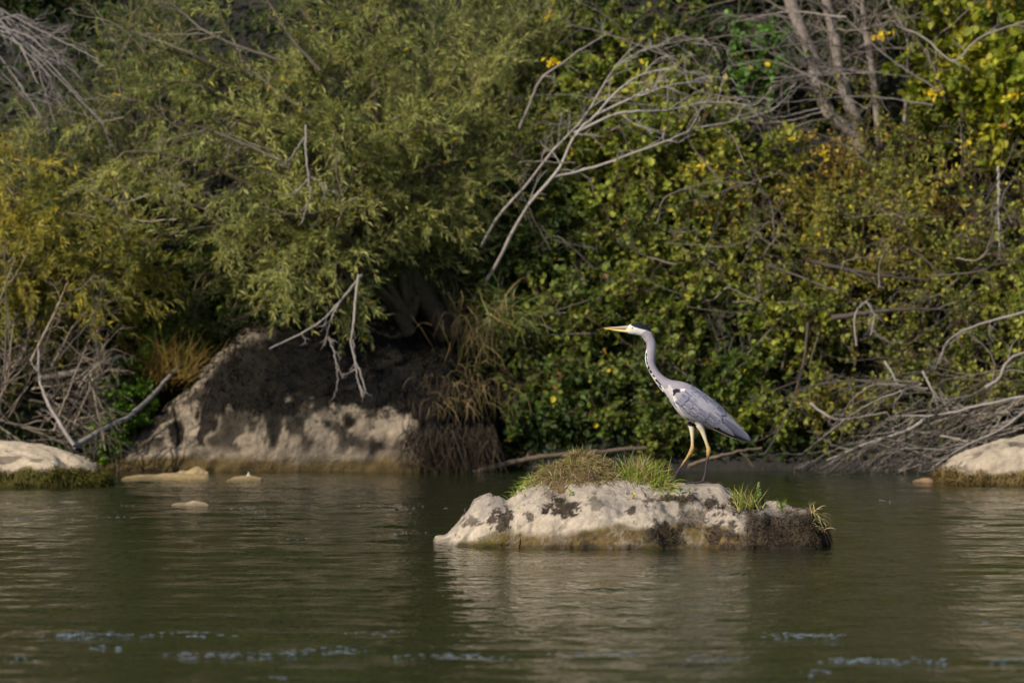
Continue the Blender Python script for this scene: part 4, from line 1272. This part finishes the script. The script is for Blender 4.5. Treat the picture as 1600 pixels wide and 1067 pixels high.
sec = np.array([  # top u,v ; bottom u,v ; half width
    (206, 112, 206, 132, 7), (214, 105, 212, 141, 10), (226, 98, 222, 147, 14), (240, 92, 236, 150, 18), (262, 87, 256, 153, 21), (286, 87, 276, 157, 22), (310, 97, 290, 162, 22), (332, 112, 299, 170, 22), (348, 131, 306, 178, 22), (359, 158, 312, 188, 22),
    (370, 186, 319, 202, 22), (375, 215, 321, 222, 22), (375, 245, 317, 245, 22), (371, 272, 313, 266, 22), (369, 297, 313, 292, 23), (372, 320, 318, 318, 24), (382, 342, 327, 343, 25), (398, 364, 340, 368, 28), (420, 384, 356, 395, 33),
    (445, 399, 376, 425, 40), (474, 407, 402, 460, 52), (508, 411, 432, 500, 64), (545, 421, 466, 545, 76), (585, 440, 497, 588, 84), (628, 466, 535, 622, 88), (674, 498, 585, 645, 88), (716, 530, 640, 662, 82), (758, 570, 696, 684, 70), (798, 612, 744, 706, 56), (836, 652, 790, 724, 40), (868, 688, 832, 738, 26), (892, 716, 872, 746, 14), (902, 738, 892, 750, 7)], float)
K = 150
sm = np.stack([smooth_line(np.stack([sec[:, 0], sec[:, 1], sec[:, 4]], -1), K), smooth_line(np.stack([sec[:, 2], sec[:, 3], sec[:, 4]], -1), K)], 1)
NS = 28
ang = np.arange(NS) / NS * 2 * math.pi
LV = []
for k in range(K):
    tp = H(sm[k, 0, 0], sm[k, 0, 1]); bt = H(sm[k, 1, 0], sm[k, 1, 1])
    ce = (tp + bt) / 2; ax = (tp - bt) / 2; hw = sm[k, 0, 2] * MMS
    ring = ce + np.cos(ang)[:, None] * ax + np.sin(ang)[:, None] * np.array([0, hw, 0])
    LV.append(ring)
LV = np.array(LV).reshape(-1, 3)
i = np.arange(K * NS).reshape(K, NS); j = np.roll(i, -1, 1)
LQ = np.stack([i[:-1], i[1:], j[1:], j[:-1]], -1).reshape(-1, 4)
caps = []
for row in (0, K - 1):
    LV = np.vstack([LV, LV[row * NS:(row + 1) * NS].mean(0)])
    cidx = len(LV) - 1
    rr = i[row]; r2 = np.roll(rr, -1)
    t = np.stack([rr, r2, np.full(NS, cidx)], -1)
    caps.append(t if row == 0 else t[:, ::-1])
acc = Acc()
acc.add(LV, LQ, np.vstack(caps), (1, 1, 1))


def capped(pts, rad, S=12):
    pts = np.asarray(pts); rad = np.asarray(rad, float)
    V, q = tube_var(pts, rad, S)
    n0 = len(V)
    V = np.vstack([V, pts[0], pts[-1]])
    a = np.arange(S); b = np.roll(a, -1); l = n0 - S
    t = np.vstack([np.stack([b, a, np.full(S, n0)], -1), np.stack([a + l, b + l, np.full(S, n0 + 1)], -1)])
    acc.add(V, q, t, (1, 1, 1))


def leg(pts, y):
    a = smooth_line([(p[0], p[1], p[2]) for p in pts], 46)
    capped([H(p[0], p[1], y + 0.004 * math.sin(k / 5)) for k, p in enumerate(a)], a[:, 2] * MMS)


YF, YN = 0.026, -0.026      # far leg (stepping forward), near leg
leg([(566, 590, 26), (569, 640, 21), (574, 680, 15), (577, 730, 9.5), (577, 765, 9.5), (576, 784, 12), (572, 797, 13.5), (566, 809, 12), (553, 829, 8.5), (533, 858, 7), (505, 900, 6.3), (484, 933, 6.6), (474, 955, 9), (472, 966, 9)], YF)
leg([(602, 600, 30), (618, 655, 23), (632, 688, 15), (648, 735, 10), (659, 768, 10), (665, 786, 12.5), (666, 800, 13.5), (664, 816, 11), (660, 838, 7.6), (655, 870, 6.8), (649, 915, 6.3), (641, 948, 8), (635, 966, 9.5), (634, 974, 9)], YN)


def ground_uv(x, y):
    return rock_top(x, y)


def toe(u, v, y, du, dy, y_leg, L):
    s = H(u, v, y_leg)
    pts = []
    for f in np.linspace(0, 1, 8):
        x = s[0] + du * f * L * MMS; yy = s[1] + dy * f * L * MMS
        g = rock_top(x, yy) + 0.008
        z = s[2] * (1 - min(f * 3, 1)) + g * min(f * 3, 1)
        if f == 0: z = s[2]
        pts.append((x, yy, z + 0.004 * math.sin(f * math.pi)))
    capped(smooth_line(pts, 16), np.linspace(6.5, 3.2, 16) * MMS, 8)


for (u, v, yl) in [(472, 962, YF), (634, 970, YN)]:
    toe(u, v, 0, -1, -.42, yl, 98)
    toe(u, v, 0, -.95, .25, yl, 104)
    toe(u, v, 0, -.55, -.85, yl, 84)
    toe(u, v, 0, .9, .1, yl, 52)
tmp = acc.build('heron_source', M_FEATHER)
md = tmp.modifiers.new('remesh', 'REMESH')
md.mode = 'VOXEL'
md.voxel_size = 0.0026
dg = bpy.context.evaluated_depsgraph_get()
dg.update()
me = bpy.data.meshes.new_from_object(tmp.evaluated_get(dg))
hv = np.empty(len(me.vertices) * 3, np.float32); me.vertices.foreach_get('co', hv); hv = hv.reshape(-1, 3).astype(float)
hq = [tuple(p.vertices) for p in me.polygons]
ed = np.empty(len(me.edges) * 2, np.int32); me.edges.foreach_get('vertices', ed); ed = ed.reshape(-1, 2)
bpy.data.objects.remove(tmp)
deg = np.bincount(ed.ravel(), minlength=len(hv))[:, None]
for it in range(5):     # relax the voxel steps
    sacc = np.zeros_like(hv)
    np.add.at(sacc, ed[:, 0], hv[ed[:, 1]]); np.add.at(sacc, ed[:, 1], hv[ed[:, 0]])
    hv = hv + (sacc / deg - hv) * (0.5 if it % 2 == 0 else -0.45 if it < 4 else .4)
hu = (hv[:, 0] - HX0[0]) / MMS
hvv = -(hv[:, 2] - HX0[2]) / MMS
hy = (hv[:, 1] - HY) / MMS


def inside(poly, u, v):
    poly = np.array(poly, float)
    res = np.zeros(len(u), bool)
    for a, b in zip(poly, np.roll(poly, -1, 0)):
        cnd = ((a[1] > v) != (b[1] > v)) & (u < (b[0] - a[0]) * (v - a[1]) / (b[1] - a[1] + 1e-9) + a[0])
        res ^= cnd
    return res


nA = fbm(hv, 90, 3, 1); nB = fbm(hv * [1, 1, 1], 220, 2, 2)
uu, vv = hu + nA * 6, hvv + nA * 6
LILAC = lin(140, 132, 137); WHITE = lin(206, 201, 195); CREAM = lin(200, 186, 160); SLATE = lin(20, 22, 31); GREYW = lin(128, 124, 134); LEGY = lin(176, 158, 116); LEGD = lin(62, 52, 54); ORNG = lin(164, 130, 76)
hc = np.broadcast_to(LILAC, hv.shape).copy() * (1 + .12 * nA[:, None])
hc[inside([(200, 80), (200, 160), (270, 165), (300, 140), (322, 124), (290, 80)], uu, vv)] = WHITE * .92          # face
chin = inside([(205, 132), (300, 160), (330, 250), (322, 320), (345, 365), (395, 430), (420, 455), (470, 520), (500, 560), (560, 640), (500, 640), (420, 540), (330, 420), (300, 330), (300, 240), (300, 190), (240, 160)], uu, vv)
fr = inside([(300, 235), (322, 235), (323, 270), (326, 318), (338, 345), (356, 372), (385, 410), (420, 452), (462, 505), (470, 560), (380, 470), (300, 340)], uu, vv)
hc[fr] = WHITE
hc[inside([(425, 455), (480, 540), (560, 628), (640, 664), (720, 684), (860, 740), (900, 770), (700, 730), (560, 690), (420, 540)], uu, vv)] = CREAM
hc[inside([(228, 140), (300, 165), (316, 185), (300, 200), (230, 160)], uu, vv)] = WHITE * .95
hc[inside([(410, 470), (450, 430), (475, 470), (505, 560), (545, 620), (500, 610)], uu, vv)] = lin(178, 170, 166)
# black marks
for poly in [[(234, 100), (246, 84), (265, 78), (295, 78), (330, 92), (356, 128), (350, 138), (334, 132), (312, 125), (285, 119), (256, 112)],
             [(316, 255), (321, 255), (322, 290), (328, 322), (324, 322), (317, 290)], [(326, 325), (333, 338), (341, 356), (337, 358), (328, 342)], [(338, 352), (348, 360), (350, 370), (341, 366)],
             [(366, 400), (382, 412), (386, 420), (372, 412)], [(378, 412), (396, 424), (404, 436), (388, 426)], [(385, 428), (400, 440), (403, 446), (390, 440)], [(412, 466), (424, 480), (436, 500), (428, 496), (416, 480)],
             [(466, 458), (485, 450), (505, 455), (506, 470), (486, 474), (474, 492), (466, 486)], [(470, 520), (480, 536), (496, 556), (488, 556), (474, 540)], [(545, 640), (560, 634), (600, 652), (588, 664), (556, 660)], [(525, 598), (548, 616), (565, 632), (548, 624)]]:
    hc[inside(poly, uu * .6 + hu * .4, vv * .6 + hvv * .4)] = SLATE
hc[inside([(508, 453), (528, 450), (546, 457), (530, 463), (510, 466)], uu, vv)] = WHITE
hc[inside([(468, 492), (476, 496), (492, 530), (500, 560), (482, 545), (470, 515)], uu, vv)] = WHITE
hc[inside([(205, 122), (238, 128), (238, 118), (214, 112)], hu, hvv)] = lin(196, 190, 120)
for (a, b, ra, rb, tl) in [(321, 262, 3.4, 10, .0), (320, 286, 3.4, 11, .1), (324, 310, 3.6, 10, .25), (333, 334, 3.8, 11, .5), (345, 357, 3.8, 10, .6), (360, 381, 4, 10, .65), (378, 407, 4.5, 13, .75), (393, 424, 4.5, 13, .75), (398, 441, 4, 11, .7), (423, 483, 5, 17, .6), (441, 508, 4, 12, .6), (310, 205, 2.5, 6, .2)]:
    ca, sa = math.cos(tl), math.sin(tl)
    dx, dy = uu * .3 + hu * .7 - a, vv * .3 + hvv * .7 - b
    hc[((dx * ca - dy * sa) / ra) ** 2 + ((dx * sa + dy * ca) / rb) ** 2 < 1] = SLATE
# legs
low_ = hvv > 668
legc = LEGY + (ORNG - LEGY) * sstep(700, 800, hvv)[:, None]
legc = CREAM + (legc - CREAM) * sstep(680, 790, hvv)[:, None]
ld = np.where(hu < 590, sstep(850, 900, hvv + 10 * nA), sstep(805, 850, hvv + 10 * nA))
legc = legc + (LEGD - legc) * ld[:, None]
blot = sstep(.15, .4, nB) * sstep(770, 790, hvv) * .6
legc = legc + (LEGD - legc) * blot[:, None]
isleg = low_ & ((hu < 600) | ((hu < 720) & (hvv > 690) & (hvv > 690 + (hu - 670) * .6))) & (hu > 400)
hc[isleg] = legc[isleg]
heron = empty('grey_heron', (foot[0], HY, rock_top(foot[0], HY)), 'grey heron standing on the river rock with neck stretched, facing the bill tip forward', 'heron')
heron['label'] = 'grey heron with stretched neck and yellow bill striding on the river rock'
quads = np.array([f for f in hq if len(f) == 4]); trs = [f for f in hq if len(f) == 3]
body = mk('body', hv, quads, np.array(trs) if trs else None, M_FEATHER, heron, hc)

# bill: upper and lower mandible
def mandible(name, top, bot, wid, colf):
    t = smooth_line([(a, b, 0) for a, b in top], 24); b_ = smooth_line([(a, b, 0) for a, b in bot], 24)
    S = 12; A = np.arange(S) / S * 2 * math.pi
    wl = np.interp(np.linspace(0, 1, 24), [0, 1], wid)
    R, C = [], []
    for k in range(24):
        tp = H(t[k, 0], t[k, 1]); bt = H(b_[k, 0], b_[k, 1])
        ring = (tp + bt) / 2 + np.cos(A)[:, None] * (tp - bt) / 2 + np.sin(A)[:, None] * np.array([0, wl[k] * MMS, 0])
        R.append(ring); C.append(np.stack([colf(k / 23, math.cos(a)) for a in A]))
    R = np.array(R).reshape(-1, 3)
    i = np.arange(24 * S).reshape(24, S); j = np.roll(i, -1, 1)
    q = np.stack([i[:-1], i[1:], j[1:], j[:-1]], -1).reshape(-1, 4)
    mk(name, R, q, None, M_SKIN, heron, np.array(C).reshape(-1, 3))
BY, BG = lin(222, 168, 60), lin(172, 164, 150)
mandible('upper_bill', [(82, 114), (120, 110), (165, 107), (222, 101)], [(82, 118), (120, 121), (165, 123), (226, 126)], (1.2, 10), lambda f, c_: BG * (.5 + .3 * f) + (BY - BG * (.5 + .5 * f)) * (max(0, -c_) * .9 * (1 - .6 * f) + .25 * (1 - f)))
mandible('lower_bill', [(83, 117.5), (120, 120), (165, 123), (226, 127)], [(83, 119.5), (120, 126), (165, 136), (224, 144)], (1.0, 9), lambda f, c_: BY * (1 - .0 * f) + (lin(206, 190, 130) - BY) * f)


def ball(name, c, rad, col, parent, mat, n=14, sc=(1, 1, 1)):
    th = np.linspace(0, math.pi, n); ph = np.arange(2 * n) / (2 * n) * 2 * math.pi
    V = np.stack([np.outer(np.sin(th), np.cos(ph)), np.outer(np.cos(th), np.ones(2 * n)), np.outer(np.sin(th), np.sin(ph))], -1)
    i = np.arange(n * 2 * n).reshape(n, 2 * n); j = np.roll(i, -1, 1)
    q = np.stack([i[:-1], i[1:], j[1:], j[:-1]], -1).reshape(-1, 4)
    cc = np.array([col(abs(math.cos(t))) for t in th])
    return mk(name, (V * sc * rad).reshape(-1, 3) + c, q, None, mat, parent, np.repeat(cc, 2 * n, 0))


hb = BVHTree.FromPolygons([tuple(v) for v in hv], hq)
M_EYE = mat_col('eye', .12, .6, 0, 10, 10, 0, 0)
for s in (-1, 1):
    e0 = H(241, 115, 0)
    h = hb.ray_cast(Vector((e0[0], HY + s * .3, e0[2])), Vector((0, -s, 0)))
    yy = h[0].y if h[0] is not None else HY + s * .016
    ball('eye', np.array([e0[0], yy - s * .002, e0[2]]), .0058, lambda c_: lin(8, 8, 8) if c_ > .80 else lin(232, 208, 40), heron, M_EYE)


# wings: overlapping feathers draped on the body
def drape(u, v, s, off, last):
    for _ in range(14):     # slide a point that overhangs the outline back on to the body
        p = H(u, v)
        h = hb.ray_cast(Vector((p[0], HY + s * .4, p[2])), Vector((0, -s, 0)))
        if h[0] is not None and (h[0].y - HY) * s > 0.004:
            break
        f_ = np.clip((u - 470) / 435, 0, 1)
        cu, cv = 480 + 410 * f_, 470 + 268 * f_
        dn = math.hypot(cu - u, cv - v) + 1e-6
        u, v = u + (cu - u) / dn * min(5, dn), v + (cv - v) / dn * min(5, dn)
    p = H(u, v)
    h = hb.ray_cast(Vector((p[0], HY + s * .4, p[2])), Vector((0, -s, 0)))
    y = h[0].y if h[0] is not None and (h[0].y - HY) * s > 0 else (HY + s * last)
    return np.array([p[0], y + s * off, p[2]])


def feather(acc, u, v, ang_, L, Wd, s, c0, c1, o0=.0012, o1=.005, K=9):
    a = math.radians(ang_)
    d = np.array([math.cos(a), math.sin(a)]); nn = np.array([-d[1], d[0]])
    prof_ = np.array([.45, .8, .95, 1, 1, .95, .82, .55, .12]) if K == 9 else np.linspace(1, .1, K)
    rows, cs = [], []
    last = .006
    for k in range(K):
        f = k / (K - 1)
        row = []
        for m in (-1, -.5, 0, .5, 1):
            q_ = np.array([u, v]) + d * L * f + nn * m * Wd * .5 * prof_[k]
            off = o0 + (o1 - o0) * f + .0012 * (1 - m * m)
            pt = drape(q_[0], q_[1], s, off, last)
            last = abs(pt[1] - HY) - off
            row.append(pt)
            edge = abs(m) ** 2
            cs.append((c0 + (c1 - c0) * max(edge * .8, f ** 4 * .7)) * (1 - .16 * (m == 0)))
        rows.append(row)
    V = np.array(rows).reshape(-1, 3)
    i = np.arange(K * 5).reshape(K, 5)
    q = np.stack([i[:-1, :-1], i[1:, :-1], i[1:, 1:], i[:-1, 1:]], -1).reshape(-1, 4)
    acc.add(V, q, None, np.array(cs))


def one_feather(wing, *a):
    f_ = Acc()
    feather(f_, *a)
    o = f_.build('feather', M_FEATHER, heron)
    o.parent = wing
    o.matrix_parent_inverse = (heron.matrix_basis @ wing.matrix_parent_inverse @ wing.matrix_basis).inverted()
    return o


for s in (-1, 1):
    acc = Acc()
    r = np.random.default_rng(5)
    G0, G1 = lin(100, 99, 113), lin(146, 144, 156)
    PR0, PR1 = lin(34, 36, 46), lin(66, 68, 80)
    # primaries and tail edge
    for k, (u, v, a, L) in enumerate([(690, 664, 23, 205), (702, 660, 24, 205), (712, 655, 26, 206), (722, 648, 28, 205), (732, 640, 31, 200), (742, 630, 34, 192), (752, 620, 37, 182)]):
        feather(acc, u, v, a, L, 24, s, PR0 if k < 3 else PR0 + (G0 - PR0) * (k / 8), PR1 if k < 3 else G1 * .8, .0008, .003 + k * .0006)
    wing = acc.build('wing', M_FEATHER, heron)
    # secondaries, greater coverts
    for k in range(16):
        f = k / 15
        one_feather(wing, 560 + 130 * f + r.normal(0, 3), 590 + 30 * f - 60 * f * (1 - f), 29 + 9 * f + r.normal(0, 1.5), 150, 26, s, G0 * r.uniform(.85, 1.05), G1, .002, .006)
    # covert rows
    for row, (L, Wd) in enumerate([(74, 27), (62, 25), (52, 23), (46, 21), (42, 20)]):
        for k in range(9):
            f = k / 8
            u = 636 - 34 * row + 92 * f - 26 * row * .2 + r.normal(0, 3)
            v = 618 - 24 * row - 112 * f + 6 * row * f + r.normal(0, 3)
            if u < 476 or v > 640: continue
            one_feather(wing, u, v, 40 + 6 * f - row * 1.5 + r.normal(0, 4), L * r.uniform(.9, 1.1), Wd, s, G0 * r.uniform(.86, 1.12), G1 * r.uniform(.95, 1.1), .003, .0075)
    # scapulars: long narrow pale plumes along the back
    for k in range(15):
        f = k / 14
        one_feather(wing, 540 + 130 * f + r.normal(0, 4), 452 + 78 * f + r.normal(0, 5) + 14 * (k % 3), 43 + r.normal(0, 3), 120 - 20 * f, 12 + 5 * (k % 2), s, lin(136, 131, 140) * r.uniform(.75, 1.12), lin(168, 164, 168), .005, .009)
